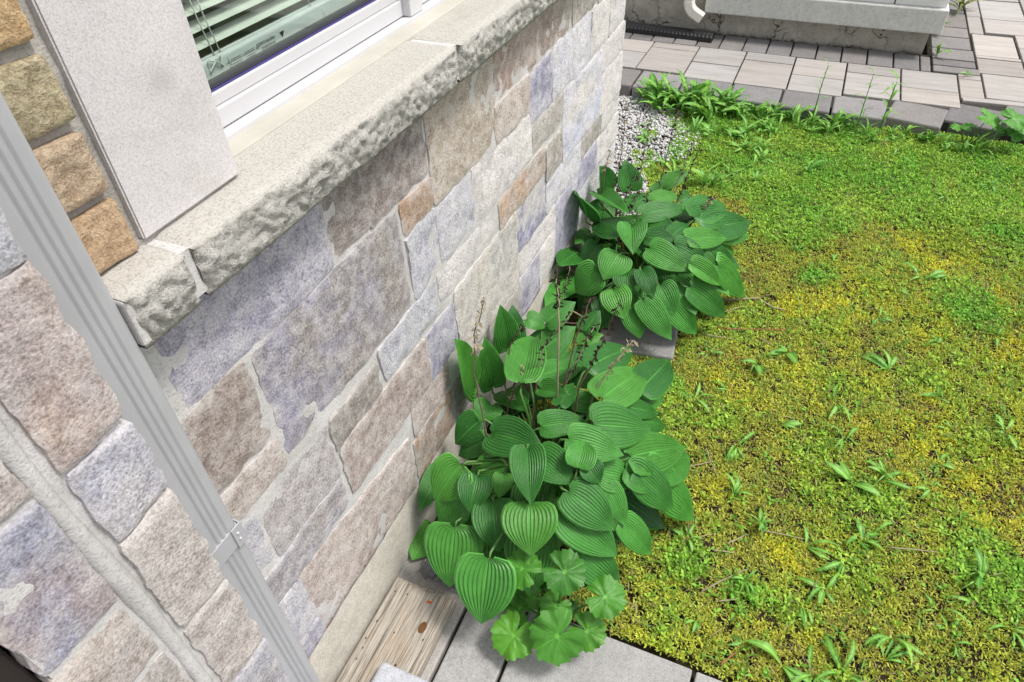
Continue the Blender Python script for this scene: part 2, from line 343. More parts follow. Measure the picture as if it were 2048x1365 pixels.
def m_stone():
    t = NT('cast_stone'); p = t.pos()
    a = t.new('ShaderNodeObjectInfo').outputs['Color']
    b = t.attr('tone', 'OBJECT').outputs['Color']
    big = t.noise(p, 5, 4, .6, .5)
    f = t.ramp(big, [(.38, (0, 0, 0)), (.62, (1, 1, 1))])
    c = t.mix(f, a, b)
    mid = t.noise(p, 36, 4, .6)
    spk = t.noise(p, 190, 2, .5)
    c = t.mix(1.0, c, t.ramp(mid, [(.30, (.78, .76, .76)), (.52, (1.0, 1.0, 1.0))]), 'MULTIPLY')
    c = t.mix(1.0, c, t.ramp(spk, [(.34, (.72, .70, .70)), (.48, (1, 1, 1)), (.66, (1.22, 1.22, 1.22))]), 'MULTIPLY')
    c = t.mix(t.ramp(mid, [(.46, (0, 0, 0)), (.74, (.5, .5, .5))]), c, (.60, .57, .56))           # pale lime bloom
    fine = t.noise(p, 330, 3, .6)
    c = t.mix(1.0, c, t.ramp(fine, [(.32, (.70, .69, .69)), (.5, (1, 1, 1)), (.68, (1.18, 1.18, 1.18))]), 'MULTIPLY')
    pit = t.new('ShaderNodeTexVoronoi', feature='F1', i_Scale=120.0); t.link(p, pit.inputs['Vector'])
    pm = t.ramp(pit.outputs['Distance'], [(.08, (.45, .43, .42)), (.16, (1, 1, 1))])
    sel = t.ramp(t.noise(p, 22, 2), [(.5, (0, 0, 0)), (.62, (1, 1, 1))])
    c = t.mix(sel, c, t.mix(1.0, c, pm, 'MULTIPLY'))
    e = t.attr('edge').outputs['Fac']                                                             # mortar smeared over the edges
    sm = t.math('MULTIPLY', e, t.ramp(t.noise(p, 26, 4, .7, .5), [(.36, (0, 0, 0)), (.6, (1, 1, 1))]))
    c = t.mix(t.math('MULTIPLY', sm, .5), c, (.52, .50, .48))
    n = t.bump(mid, .45, .005); n = t.bump(spk, .38, .003, n); n = t.bump(fine, .5, .0016, n)
    return t.fin(c, .92, n, .2)

def m_mortar(name='mortar', col=((.44, .425, .415), (.57, .555, .545))):
    t = NT(name); p = t.pos()
    a = t.noise(p, 14, 5, .7); f = t.noise(p, 260, 3, .6)
    c = t.ramp(a, [(.3, col[0]), (.62, col[1])])
    c = t.mix(1.0, c, t.ramp(f, [(.3, (.72, .71, .70)), (.5, (1, 1, 1))]), 'MULTIPLY')
    n = t.bump(a, .5, .006); n = t.bump(f, .6, .0018, n)
    return t.fin(c, .95, n, .15)

def m_limestone(name, base, speck=.35, bump=.3, scale=420):
    t = NT(name); p = t.pos()
    a = t.noise(p, 6, 4, .6); f = t.noise(p, scale, 2, .6)
    c = t.mix(t.ramp(a, [(.35, (0, 0, 0)), (.7, (1, 1, 1))]), base, tuple(v * .88 for v in base))
    v = t.new('ShaderNodeTexVoronoi', feature='F1', i_Scale=150.0); t.link(p, v.inputs['Vector'])
    g = t.noise(p, 120, 2, .5)
    pits = t.math('MULTIPLY', t.ramp(v.outputs['Distance'], [(.10, (1, 1, 1)), (.2, (0, 0, 0))]), t.ramp(g, [(.52, (0, 0, 0)), (.58, (1, 1, 1))]))
    c = t.mix(t.math('MULTIPLY', pits, speck * 1.8), c, tuple(v * .28 for v in base))
    c = t.mix(1.0, c, t.ramp(f, [(.3, (1 - speck,) * 3), (.5, (1, 1, 1)), (.7, (1.1,) * 3)]), 'MULTIPLY')
    st = t.noise(p, 3.2, 5, .65, .6)
    c = t.mix(t.ramp(st, [(.60, (0, 0, 0)), (.75, (.45, .45, .45))]), c, (.30, .27, .22))
    dv = t.new('ShaderNodeVectorMath', operation='DISTANCE'); t.link(p, dv.inputs[0]); dv.inputs[1].default_value = (.615, .754, 1.475)
    dd = t.math('ADD', dv.outputs['Value'], t.math('MULTIPLY', t.noise(p, 40, 3), .03))
    c = t.mix(t.ramp(dd, [(.018, (.35, .35, .35)), (.045, (0, 0, 0))]), c, (.28, .26, .24))          # old stain
    n = t.bump(f, bump, .0015)
    return t.fin(c, .9, n, .2)

def m_rockface():
    t = NT('rock_faced_sill'); p = t.pos()
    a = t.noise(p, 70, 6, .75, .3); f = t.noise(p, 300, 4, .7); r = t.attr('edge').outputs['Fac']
    c = t.mix(r, (.42, .402, .37), t.ramp(a, [(.33, (.30, .29, .27)), (.43, (.52, .505, .47)), (.62, (.60, .58, .54))]))  # light evened out in the colour: shaded face lighter, sunlit top darker
    c = t.mix(1.0, c, t.ramp(f, [(.34, (.62, .61, .6)), (.5, (1, 1, 1)), (.7, (1.12, 1.12, 1.12))]), 'MULTIPLY')
    st = t.noise(p, 5, 5, .65, .6)
    c = t.mix(t.ramp(st, [(.60, (0, 0, 0)), (.76, (.4, .4, .4))]), c, (.27, .25, .21))
    h = t.math('MULTIPLY', a, r)
    n = t.bump(h, .8, .007); n = t.bump(t.math('MULTIPLY', f, t.math('ADD', r, .25)), .9, .004, n)
    return t.fin(c, .92, n, .2)

def m_brick():
    t = NT('rough_brick'); p = t.pos()
    a = t.noise(p, 60, 5, .7, .4); f = t.noise(p, 320, 4, .7); oc = t.new('ShaderNodeObjectInfo').outputs['Color']
    c = t.mix(t.ramp(a, [(.35, (0, 0, 0)), (.62, (1, 1, 1))]), t.mix(1.0, oc, (.62, .57, .52), 'MULTIPLY'), oc)
    c = t.mix(1.0, c, t.ramp(f, [(.3, (.6, .58, .55)), (.5, (1, 1, 1)), (.7, (1.2, 1.2, 1.2))]), 'MULTIPLY')
    n = t.bump(a, .8, .007); n = t.bump(f, .6, .002, n)
    return t.fin(c, .95, n, .15)

def m_paint(name, col, rough=.45, var=.06, spec=.4):
    t = NT(name); p = t.pos()
    a = t.noise(p, 8, 5, .6)
    c = t.mix(t.ramp(a, [(.35, (0, 0, 0)), (.7, (1, 1, 1))]), col, tuple(v * (1 - var * 2) for v in col))
    n = t.bump(t.noise(p, 350, 2), .06, .001)
    return t.fin(c, rough, n, spec)

def m_concrete(name, base, scale=1.0, dark=.75, bump=.35, cracks=False):
    t = NT(name); p = t.pos()
    a = t.noise(p, 5 * scale, 6, .7, .3); f = t.noise(p, 260, 4, .7); mid = t.noise(p, 38 * scale, 4, .65)
    oc = t.new('ShaderNodeObjectInfo').outputs['Color']
    c = t.mix(t.ramp(a, [(.32, (0, 0, 0)), (.68, (1, 1, 1))]), tuple(v * dark for v in base), base)
    c = t.mix(1.0, c, t.ramp(mid, [(.3, (.82, .82, .82)), (.55, (1, 1, 1))]), 'MULTIPLY')
    c = t.mix(1.0, c, t.ramp(f, [(.3, (.66, .65, .64)), (.5, (1, 1, 1)), (.7, (1.2, 1.2, 1.2))]), 'MULTIPLY')
    c = t.mix(1.0, c, oc, 'MULTIPLY')
    if cracks:
        q = t.new('ShaderNodeVectorMath', operation='ADD'); w = t.new('ShaderNodeTexNoise'); w.inputs['Scale'].default_value = 9.0
        t.link(p, w.inputs['Vector']); sc = t.new('ShaderNodeVectorMath', operation='SCALE'); sc.inputs['Scale'].default_value = .22
        t.link(w.outputs['Color'], sc.inputs[0]); t.link(p, q.inputs[0]); t.link(sc.outputs[0], q.inputs[1])
        v = t.new('ShaderNodeTexVoronoi', feature='DISTANCE_TO_EDGE', i_Scale=4.5); t.link(q.outputs[0], v.inputs['Vector'])
        ck = t.ramp(v.outputs['Distance'], [(.008, (.25, .23, .2)), (.022, (1, 1, 1))])
        c = t.mix(t.ramp(t.noise(p, 3, 2), [(.42, (0, 0, 0)), (.52, (1, 1, 1))]), c, t.mix(1.0, c, ck, 'MULTIPLY'))
    n = t.bump(mid, .3, .004); n = t.bump(f, bump, .0015, n)
    return t.fin(c, .92, n, .2)

def m_slab():
    t = NT('streaked_slab'); p = t.pos((14, 1.2, 3))
    a = t.noise(p, 2.2, 6, .75, .5); q = t.pos(); f = t.noise(q, 300, 4, .7)
    oc = t.new('ShaderNodeObjectInfo').outputs['Color']
    c = t.ramp(a, [(.3, (.27, .245, .228)), (.5, (.335, .312, .293)), (.7, (.395, .37, .35))])
    c = t.mix(1.0, c, t.ramp(f, [(.3, (.8, .8, .8)), (.55, (1, 1, 1))]), 'MULTIPLY')
    c = t.mix(1.0, c, oc, 'MULTIPLY')
    return t.fin(c, .9, t.bump(f, .3, .001), .2)

def m_leaf(name, ca, cb, rough=.42, trans=.22, veins=True, spec=.45):
    t = NT(name)
    rnd = t.new('ShaderNodeObjectInfo').outputs['Random']
    p = t.pos()
    c = t.mix(rnd, ca, cb)
    c = t.mix(t.ramp(t.math('FRACT', t.math('MULTIPLY', rnd, 7.31)), [(.72, (0, 0, 0)), (1.0, (.35, .35, .35))]), c, (cb[0] * 1.7, cb[1] * 1.25, cb[2] * .8))
    age = t.noise(p, 55, 4, .7)
    c = t.mix(t.ramp(age, [(.67, (0, 0, 0)), (.74, (.7, .7, .7))]), c, (.20, .17, .05))
    blot = t.noise(p, 30, 3, .6)
    c = t.mix(1.0, c, t.ramp(blot, [(.3, (.82, .85, .80)), (.65, (1.10, 1.08, 1.05))]), 'MULTIPLY')
    if veins:
        v = t.attr('vein').outputs['Fac']
        c = t.mix(v, c, tuple(min(1, x * 1.9 + .02) for x in cb))
    n = t.bump(t.noise(p, 110, 3, .6), .35, .003)
    t.fin(c, rough, n, spec)
    tr = t.new('ShaderNodeBsdfTranslucent'); t.link(c, tr.inputs['Color']); t.link(n, tr.inputs['Normal'])
    mx = t.new('ShaderNodeMixShader'); mx.inputs[0].default_value = trans
    t.link(t.b.outputs[0], mx.inputs[1]); t.link(tr.outputs[0], mx.inputs[2]); t.link(mx.outputs[0], t.o.inputs['Surface'])
    return t.m

def m_attrcol(name, rough=.7, trans=.25):
    t = NT(name); c = t.attr('col').outputs['Color']
    t.fin(c, rough, None, .25)
    tr = t.new('ShaderNodeBsdfTranslucent'); t.link(c, tr.inputs['Color'])
    mx = t.new('ShaderNodeMixShader'); mx.inputs[0].default_value = trans
    t.link(t.b.outputs[0], mx.inputs[1]); t.link(tr.outputs[0], mx.inputs[2]); t.link(mx.outputs[0], t.o.inputs['Surface'])
    return t.m

def m_soil():
    t = NT('soil'); p = t.pos()
    a = t.noise(p, 7, 5, .7); f = t.noise(p, 150, 5, .75)
    c = t.ramp(a, [(.3, (.020, .015, .010)), (.55, (.042, .032, .020)), (.72, (.055, .046, .022))])
    c = t.mix(1.0, c, t.ramp(f, [(.3, (.5, .5, .5)), (.65, (1.3, 1.3, 1.3))]), 'MULTIPLY')
    return t.fin(c, 1.0, t.bump(f, .9, .01), .1)

def m_wood():
    t = NT('weathered_wood'); p = t.pos((1.0, 30, 30))
    q = t.pos()
    g = t.noise(p, 5, 6, .7, .8); h = t.noise(t.pos((2.0, 120, 120)), 3, 4, .7, .4); big = t.noise(t.pos((2, 7, 7)), 3, 3, .6, .5)
    c = t.ramp(g, [(.34, (.12, .10, .08)), (.46, (.33, .295, .25)), (.65, (.49, .455, .40))])
    c = t.mix(t.ramp(big, [(.45, (0, 0, 0)), (.68, (.75, .75, .75))]), c, (.47, .29, .15), 'MULTIPLY') if False else t.mix(t.ramp(big, [(.48, (0, 0, 0)), (.7, (.55, .55, .55))]), c, (.38, .28, .18))
    c = t.mix(1.0, c, t.ramp(h, [(.36, (.42, .38, .34)), (.47, (1, 1, 1))]), 'MULTIPLY')
    n = t.bump(h, .7, .004); n = t.bump(g, .4, .003, n)
    return t.fin(c, .9, n, .15)

def m_glass():
    t = NT('window_glass')
    tr = t.new('ShaderNodeBsdfTransparent'); tr.inputs['Color'].default_value = (.93, .975, .945, 1)
    gl = t.new('ShaderNodeBsdfGlossy'); gl.inputs['Roughness'].default_value = .02; gl.inputs['Color'].default_value = (.95, 1, .97, 1)
    lw = t.new('ShaderNodeLayerWeight'); lw.inputs['Blend'].default_value = .5
    fr = t.math('MULTIPLY_ADD', t.math('POWER', lw.outputs['Facing'], 5.0), .9, .10)
    mx = t.new('ShaderNodeMixShader')
    t.link(fr, mx.inputs[0]); t.link(tr.outputs[0], mx.inputs[1]); t.link(gl.outputs[0], mx.inputs[2]); t.link(mx.outputs[0], t.o.inputs['Surface'])
    return t.m

def m_plastic_film():
    t = NT('plastic_film')
    tr = t.new('ShaderNodeBsdfTransparent'); tr.inputs['Color'].default_value = (.75, .76, .77, 1)
    t.fin((.20, .205, .21), .22, None, .6)
    mx = t.new('ShaderNodeMixShader'); mx.inputs[0].default_value = .55
    t.link(tr.outputs[0], mx.inputs[1]); t.link(t.b.outputs[0], mx.inputs[2]); t.link(mx.outputs[0], t.o.inputs['Surface'])
    return t.m

STONE = m_stone(); MORTAR = m_mortar(); MORTAR_GREY = m_mortar('grey_mortar', ((.25, .235, .215), (.42, .40, .37)))
PANEL = m_limestone('limestone_panel', (.60, .575, .575), .22, .25)
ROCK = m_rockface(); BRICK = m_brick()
PARGE = m_concrete('parging', (.52, .49, .43), 1.2, .8, .3)
GREY_METAL = m_paint('grey_metal', (.40, .40, .42), .30, .05, .5)
WHITE_VINYL = m_paint('white_vinyl', (.56, .555, .57), .35, .02)
CAULK = m_paint('caulk', (.46, .44, .39), .7, .08, .2)
DARK_RUBBER = m_paint('dark_gasket', (.045, .048, .055), .4, .1)
VIOLET = m_paint('violet_seal', (.06, .05, .20), .5, .05)
SLAT = m_paint('blind_slat', (.66, .665, .62), .5, .03)
RAIL = m_paint('blind_rail', (.64, .66, .67), .35, .03)
INK = m_paint('black_ink', (.03, .03, .03), .6, .0)
CORD = m_paint('white_cord', (.72, .74, .70), .7, .03)
GLASS = m_glass()
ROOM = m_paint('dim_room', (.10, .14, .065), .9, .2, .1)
SOIL = m_soil(); WOOD = m_wood()
SLAB = m_slab()
DARK_PAVER = m_concrete('dark_paver', (.225, .212, .207), 2, .8)
GREY_PAVER = m_concrete('grey_paver', (.40, .385, .37), 2, .8)
JOINT = m_concrete('joint_sand', (.055, .05, .042), 3, .6)
BLOCK = m_concrete('grey_block', (.46, .47, .51), 2, .85)
PORCH = m_concrete('porch_stone', (.62, .62, .59), 1, .88, .15)
WHITE_TRIM = m_paint('white_trim', (.76, .76, .75), .5, .03)
FOUND = m_concrete('old_parging', (.47, .44, .385), 1.5, .7, .5, True)
BLACK_PIPE = m_paint('black_pipe', (.012, .012, .013), .45, .1)
CREAM = m_paint('cream_aluminium', (.70, .67, .61), .4, .04)
SHADE_DARK = m_paint('shade_dark', (.020, .014, .012), .6, .2)
HOSTA = m_leaf('hosta_leaf', (.024, .122, .020), (.072, .268, .044), .38, .16, spec=.42)
PETIOLE = m_leaf('petiole', (.06, .16, .03), (.09, .22, .05), .5, .15, False)
COLT = m_leaf('coltsfoot_leaf', (.040, .17, .016), (.075, .27, .024), .5, .25)
WEED = m_leaf('weed_leaf', (.085, .26, .036), (.20, .42, .065), .5, .28)
WEED_OLIVE = m_leaf('olive_weed_leaf', (.11, .14, .03), (.16, .19, .05), .5, .25)
DRY_DARK = m_paint('seed_head', (.030, .022, .018), .9, .3, .1)
DRY_PALE = m_paint('dry_stalk', (.34, .29, .19), .85, .15, .15)
DRY_BROWN = m_paint('brown_stalk', (.15, .11, .075), .85, .2, .15)
DRY_RED = m_paint('red_brown_stem', (.33, .13, .07), .8, .15, .15)
GROUNDCOVER = m_attrcol('ground_cover', .6, .36)
GRAVEL = m_attrcol('gravel_stone', .9, 0.0)
FILM = m_plastic_film()
WHITE_INK = m_paint('pale_print', (.55, .55, .55), .6, .05)
RUST = m_paint('orange_residue', (.42, .10, .02), .9, .2, .1)
KNOT = m_paint('wood_knot', (.13, .065, .028), .8, .3, .1)
STEEL = m_paint('steel', (.55, .55, .56), .3, .05, .6)

# ------------------------------------------------------------------ ground
def ground_mesh():
    xs = np.concatenate([[-40, -15, -5], np.linspace(-1.5, 6, 76), [9, 18, 45]])
    ys = np.concatenate([[-45, -15, -6], np.linspace(-3, 3, 61), [8, 18, 45]])
    X, Y = np.meshgrid(xs, ys, indexing='ij')
    Z = (vnoise(X, Y, 3.0, 5) - .5) * .024 + (vnoise(X, Y, 11.0, 6) - .5) * .008 - .004
    Z = np.where((X < .95) & (Y > -1), -.03, Z)
    Z = np.where(X > 4.2, -.03, Z)
    V = np.stack([X, Y, Z], -1).reshape(-1, 3)
    nx, ny = len(xs), len(ys)
    i, j = np.meshgrid(np.arange(nx - 1), np.arange(ny - 1), indexing='ij')
    a = (i * ny + j).ravel()
    return np_mesh('ground', V, np.stack([a, a + ny, a + ny + 1, a + 1], 1), smooth=True)
ground = obj('ground', ground_mesh(), SOIL); tag(ground, kind='structure')

def gz(x, y):
    return (vnoise(x, y, 3.0, 5) - .5) * .024 + (vnoise(x, y, 11.0, 6) - .5) * .008 - .004

# ------------------------------------------------------------------ the house wall
house = empty('house', (1.2, .9, 0))
tag(house, 'stone faced house with tan brick above and a white window', 'house')

def stone_mesh(name, w, h, seed, depth=.028, res=.011, jag=.003, relief=.0020, rnd=.0024, slope=(0, 0), corner=.004):
    """front face looks to -Y; origin at the middle of the face. slope drops the top edge at its two ends"""
    rs = random.Random(seed); ox, oy, oz = (rs.uniform(-50, 50) for _ in range(3))
    nx = max(6, int(w / res)); nz = max(5, int(h / res))
    tx, tz = rs.uniform(-.004, .004), rs.uniform(-.003, .003)
    V, F, E = [], [], []
    for i in range(nx + 1):
        for j in range(nz + 1):
            u, v = i / nx * 2 - 1, j / nz * 2 - 1
            x, z = u * w / 2, v * h / 2
            if v > 0: z += v * (slope[0] * (1 - u) / 2 + slope[1] * (1 + u) / 2)
            x += abs(u) ** 4 * jag * 2.2 * noise.noise(Vector((ox, z * 28 + u * 9, oz))) + abs(u) ** 4 * jag * noise.noise(Vector((ox + 5, z * 90 + u * 9, oz)))
            z += abs(v) ** 4 * jag * 2.0 * noise.noise(Vector((x * 22, oy + v * 9, oz))) + abs(v) ** 4 * jag * .8 * noise.noise(Vector((x * 80, oy + v * 9, oz)))
            cr = max(0, abs(u) - .0) ** 10 * abs(v) ** 10 * corner            # rounded corners
            x -= math.copysign(cr, u); z -= math.copysign(cr, v)
            d = min((1 - abs(u)) * w / 2, (1 - abs(v)) * h / 2)
            k = max(0, 1 - d / rnd)
            y = k * k * rnd * .8 + (tx * u + tz * v) * .6
            y -= relief * 2.0 * fbm(x * 14 + ox, z * 14 + oy, oz, 3) + relief * .55 * fbm(x * 60 + ox, z * 60 + oy, oz, 3)
            V.append((x, y, z)); E.append(max(0, 1 - d / .014))
    idx = lambda i, j: i * (nz + 1) + j
    for i in range(nx):
        for j in range(nz):
            F.append((idx(i, j), idx(i + 1, j), idx(i + 1, j + 1), idx(i, j + 1)))
    ring = [idx(i, 0) for i in range(nx + 1)] + [idx(nx, j) for j in range(1, nz + 1)] + [idx(i, nz) for i in range(nx - 1, -1, -1)] + [idx(0, j) for j in range(nz - 1, 0, -1)]
    base = len(V)
    for r in ring: x, y, z = V[r]; V.append((x, depth, z)); E.append(1)
    n = len(ring)
    for k in range(n):
        k2 = (k + 1) % n
        F.append((ring[k], base + k, base + k2, ring[k2]))
    me = mesh(name, V, F, True)
    me.set_sharp_from_angle(angle=math.radians(42))
    at = me.attributes.new('edge', 'FLOAT', 'POINT'); at.data.foreach_set('value', E)
    return me

def mortar_mesh(name, x0, x1, z0, z1, y, res=.02, amp=.004, seed=0):
    nx, nz = max(2, int((x1 - x0) / res)), max(2, int((z1 - z0) / res))
    V, F = [], []
    for i in range(nx + 1):
        for j in range(nz + 1):
            x, z = x0 + (x1 - x0) * i / nx, z0 + (z1 - z0) * j / nz
            V.append((x, y + amp * fbm(x * 22, z * 22, seed, 3), z))
    for i in range(nx):
        for j in range(nz):
            a = i * (nz + 1) + j; F.append((a, a + nz + 1, a + nz + 2, a + 1))
    return mesh(name, V, F, True)

WY = .756                                    # plane of the stone faces
BLUE = ((0.246, 0.238, 0.316), (0.406, 0.395, 0.447)); PBLUE = ((0.406, 0.404, 0.456), (0.495, 0.481, 0.506)); GREY = ((0.272, 0.248, 0.226), (0.362, 0.336, 0.312))
GBLUE = ((0.297, 0.271, 0.254), (0.288, 0.278, 0.347)); PINK = ((0.347, 0.287, 0.260), (0.443, 0.391, 0.360)); BROWN = ((0.273, 0.215, 0.190), (0.338, 0.295, 0.268))
TAUPE = ((0.236, 0.200, 0.198), (0.297, 0.260, 0.241)); BEIGE = ((0.363, 0.312, 0.260), (0.396, 0.352, 0.303)); ORANGE = ((0.382, 0.263, 0.183), (0.380, 0.328, 0.295))
RED = ((0.331, 0.239, 0.201), (0.347, 0.287, 0.264)); PALE = ((0.478, 0.455, 0.463), (0.531, 0.503, 0.488)); DBLUE = ((0.212, 0.214, 0.317), (0.415, 0.395, 0.404))
STONES = [  # x0, x1, z0, z1, tones, drop of the top edge (left, right)
 (.05, .395, 1.026, 1.20, PINK), (.452, .840, 1.026, 1.20, BLUE), (.857, .976, 1.040, 1.20, TAUPE), (.983, 1.228, 1.033, 1.20, TAUPE), (1.100, 1.226, .944, 1.016, ORANGE),
 (1.247, 1.607, .936, 1.20, BEIGE), (1.620, 1.918, 1.036, 1.20, RED), (1.613, 1.843, .924, 1.024, PINK), (1.938, 2.222, 1.045, 1.20, BROWN), (2.240, 2.50, 1.046, 1.20, GREY), (2.516, 2.893, 1.042, 1.20, PALE),
 (2.058, 2.436, .866, 1.031, PBLUE), (1.857, 2.045, .866, 1.024, BLUE), (2.452, 2.67, .871, 1.028, PALE), (2.682, 2.896, .871, 1.026, PALE),
 (2.166, 2.585, .592, .850, ((.40, .41, .50), (.50, .47, .46))), (1.885, 2.153, .765, .850, GREY), (1.506, 1.858, .756, .908, PALE), (1.452, 1.494, .758, .915, PALE), (1.250, 1.441, .758, .917, PBLUE), (1.104, 1.240, .753, .924, PBLUE),
 (.598, 1.074, .752, 1.012, GBLUE), (.05, .566, .837, 1.012, BROWN), (.05, .570, .738, .814, ((.38, .33, .30), (.42, .37, .34))), (.05, .468, .56, .712, PBLUE), (.480, .697, .551, .708, ((.34, .31, .305), (.37, .355, .36))),
 (.05, .688, .445, .537, ((.37, .34, .33), (.34, .335, .38))), (.502, .958, .165, .432, PINK, (0, -.058)), (.05, .488, .262, .432, PBLUE), (.05, .49, .155, .248, BLUE),
 (.722, 1.108, .452, .610, PINK), (.714, .897, .621, .706, GREY), (.926, 1.192, .641, .736, ((.40, .40, .45), (.50, .50, .52))), (1.124, 1.274, .452, .606, BLUE), (1.0, 1.207, .354, .440, PINK), (.983, 1.20, .165, .328, ORANGE),
 (1.218, 1.590, .660, .739, PALE), (1.288, 1.728, .352, .634, ((.40, .39, .385), (.48, .445, .40))), (1.22, 1.725, .165, .336, GREY), (1.608, 1.980, .645, .738, ORANGE), (1.750, 1.979, .469, .628, DBLUE), (2.0, 2.156, .602, .728, GREY), (1.998, 2.355, .471, .586, PBLUE),
 (1.757, 2.088, .364, .452, PALE), (2.102, 2.360, .165, .456, BLUE), (1.744, 1.922, .170, .347, BLUE), (1.934, 2.09, .170, .349, PALE),
 (2.582, 2.898, .752, .860, PALE), (2.604, 2.896, .580, .742, PALE), (2.645, 2.894, .487, .566, PALE), (2.596, 2.896, .352, .475, PALE), (2.368, 2.632, .490, .574, GREY), (2.374, 2.582, .367, .476, BLUE), (2.374, 2.896, .165, .352, PBLUE)]
wall_body = obj('stone_veneer', mortar_mesh('stone_veneer', -.4, 2.893, .15, 1.235, WY + .0036, .012, .0018), MORTAR, house)
obj('wall_core', box_mesh('wall_core', -.45, 2.89, WY + .016, 1.05, -.05, 1.245), MORTAR, house)
for k, s in enumerate(STONES):
    x0, x1, z0, z1, tones = s[:5]
    sl = s[5] if len(s) > 5 else (0, 0)
    rs = random.Random(k)
    me = stone_mesh('stone', x1 - x0 + .016, z1 - z0 + .014, k, jag=.0034, relief=.0013 + .0010 * rs.random(), slope=sl)
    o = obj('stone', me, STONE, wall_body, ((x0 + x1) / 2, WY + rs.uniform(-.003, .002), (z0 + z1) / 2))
    g = rs.uniform(.94, 1.06) * (1.0 + .22 * min(1, max(0, (x0 - 1.0) / .8)))  # far stones paled: grazing sheen and haze painted into the tones
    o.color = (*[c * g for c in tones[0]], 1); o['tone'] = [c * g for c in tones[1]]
# end face of the wall, round the corner
for k in range(7):
    z0 = .17 + k * .148
    me = stone_mesh('stone', .26, .135, 300 + k)
    o = obj('stone', me, STONE, wall_body, (2.893, .90, z0 + .07)); o.rotation_euler.z = math.pi / 2
    tn = [PALE, GREY, PBLUE, PINK][k % 4]; o.color = (*tn[0], 1); o['tone'] = list(tn[1])

# parged foundation under the stones
def parge():
    prof = [(WY - .004, .182), (WY - .008, .165), (WY - .018, .10), (WY - .026, .03), (WY - .028, -.05)]
    nx = 130; V, F = [], []
    for i in range(nx + 1):
        x = -.4 + 3.295 * i / nx
        for j, (y, z) in enumerate(prof):
            a = .004 * fbm(x * 9, z * 14, 3.3, 4)
            if j == 0: z += .007 * noise.noise(Vector((x * 13, 2, 1))) + .004 * noise.noise(Vector((x * 45, 2, 1)))
            V.append((x, y + a, z))
    n = len(prof)
    for i in range(nx):
        for j in range(n - 1):
            a = i * n + j; F.append((a, a + 1, a + n + 1, a + n))
    return mesh('foundation', V, F, True)
obj('foundation', parge(), PARGE, house)

# rock-faced sill stones
def sill_mesh(x0, x1, seed):
    res = .0065
    prof = []
    for t in np.linspace(0, 1, 8): prof.append((.862 - t * (.862 - .690), 1.300 - .002 * t, 0))                 # smooth top
    for t in np.linspace(0, 1, 15)[1:]:
        a = t
        prof.append((.690 - .007 * math.sin(a * math.pi * .8) + .010 * a, 1.298 - a * .083, min(1, a * 4 + .12) * min(1, (1 - a) * 6 + .15)))
    prof.append((.765, 1.213, 0))
    nx = int((x1 - x0) / res); n = len(prof); V, F, E = [], [], []
    for i in range(nx + 1):
        x = x0 + (x1 - x0) * i / nx
        ed = max(0, 1 - min(x - x0, x1 - x) / .016)
        for (y, z, r) in prof:
            d = r * (.007 * fbm(x * 16 + seed, z * 26, 1.7, 4) + .008 * fbm(x * 80, z * 75 + seed, 4.1, 3) + .004 * abs(fbm(x * 34, z * 60, 8.2, 3)))
            edge = r * .5 * .010 * fbm(x * 40, seed, 2.0, 3)
            V.append((x, y - d + r * ed * ed * .014, z + edge - (.004 * ed * ed if r == 0 and z > 1.25 else 0))); E.append(r)
    for i in range(nx):
        for j in range(n - 1):
            a = i * n + j; F.append((a, a + 1, a + n + 1, a + n))
    F.append(tuple(range(n))); F.append(tuple(range(nx * n, nx * n + n))[::-1])
    me = mesh('sill_stone', V, F, True)
    at = me.attributes.new('edge', 'FLOAT', 'POINT'); at.data.foreach_set('value', E)
    return me
obj('sill_mortar', box_mesh('sill_mortar', .398, .412, .694, .80, 1.220, 1.293, .004), MORTAR, house)
obj('panel_joint', box_mesh('panel_joint', .49, .692, .760, .86, 1.294, 1.3045), MORTAR_GREY, house)
sill = obj('window_sill', box_mesh('window_sill', .401, 2.60, .701, .90, 1.222, 1.2945), MORTAR, house)
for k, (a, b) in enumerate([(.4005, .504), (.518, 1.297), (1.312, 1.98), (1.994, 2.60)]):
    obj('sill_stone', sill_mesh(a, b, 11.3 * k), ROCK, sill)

# limestone panel beside the window
pm = bmesh.new(); bmesh.ops.create_cube(pm, size=1)
for v in pm.verts: v.co = Vector((.501 + (v.co.x + .5) * .189, .754 + (v.co.y + .5) * .115, 1.304 + (v.co.z + .5) * 1.1))
bmesh.ops.bevel(pm, geom=pm.edges[:], offset=.0025, segments=2, affect='EDGES')
pme = bpy.data.meshes.new('jamb_panel'); pm.to_mesh(pme); pm.free()
obj('jamb_panel', pme, PANEL, house)

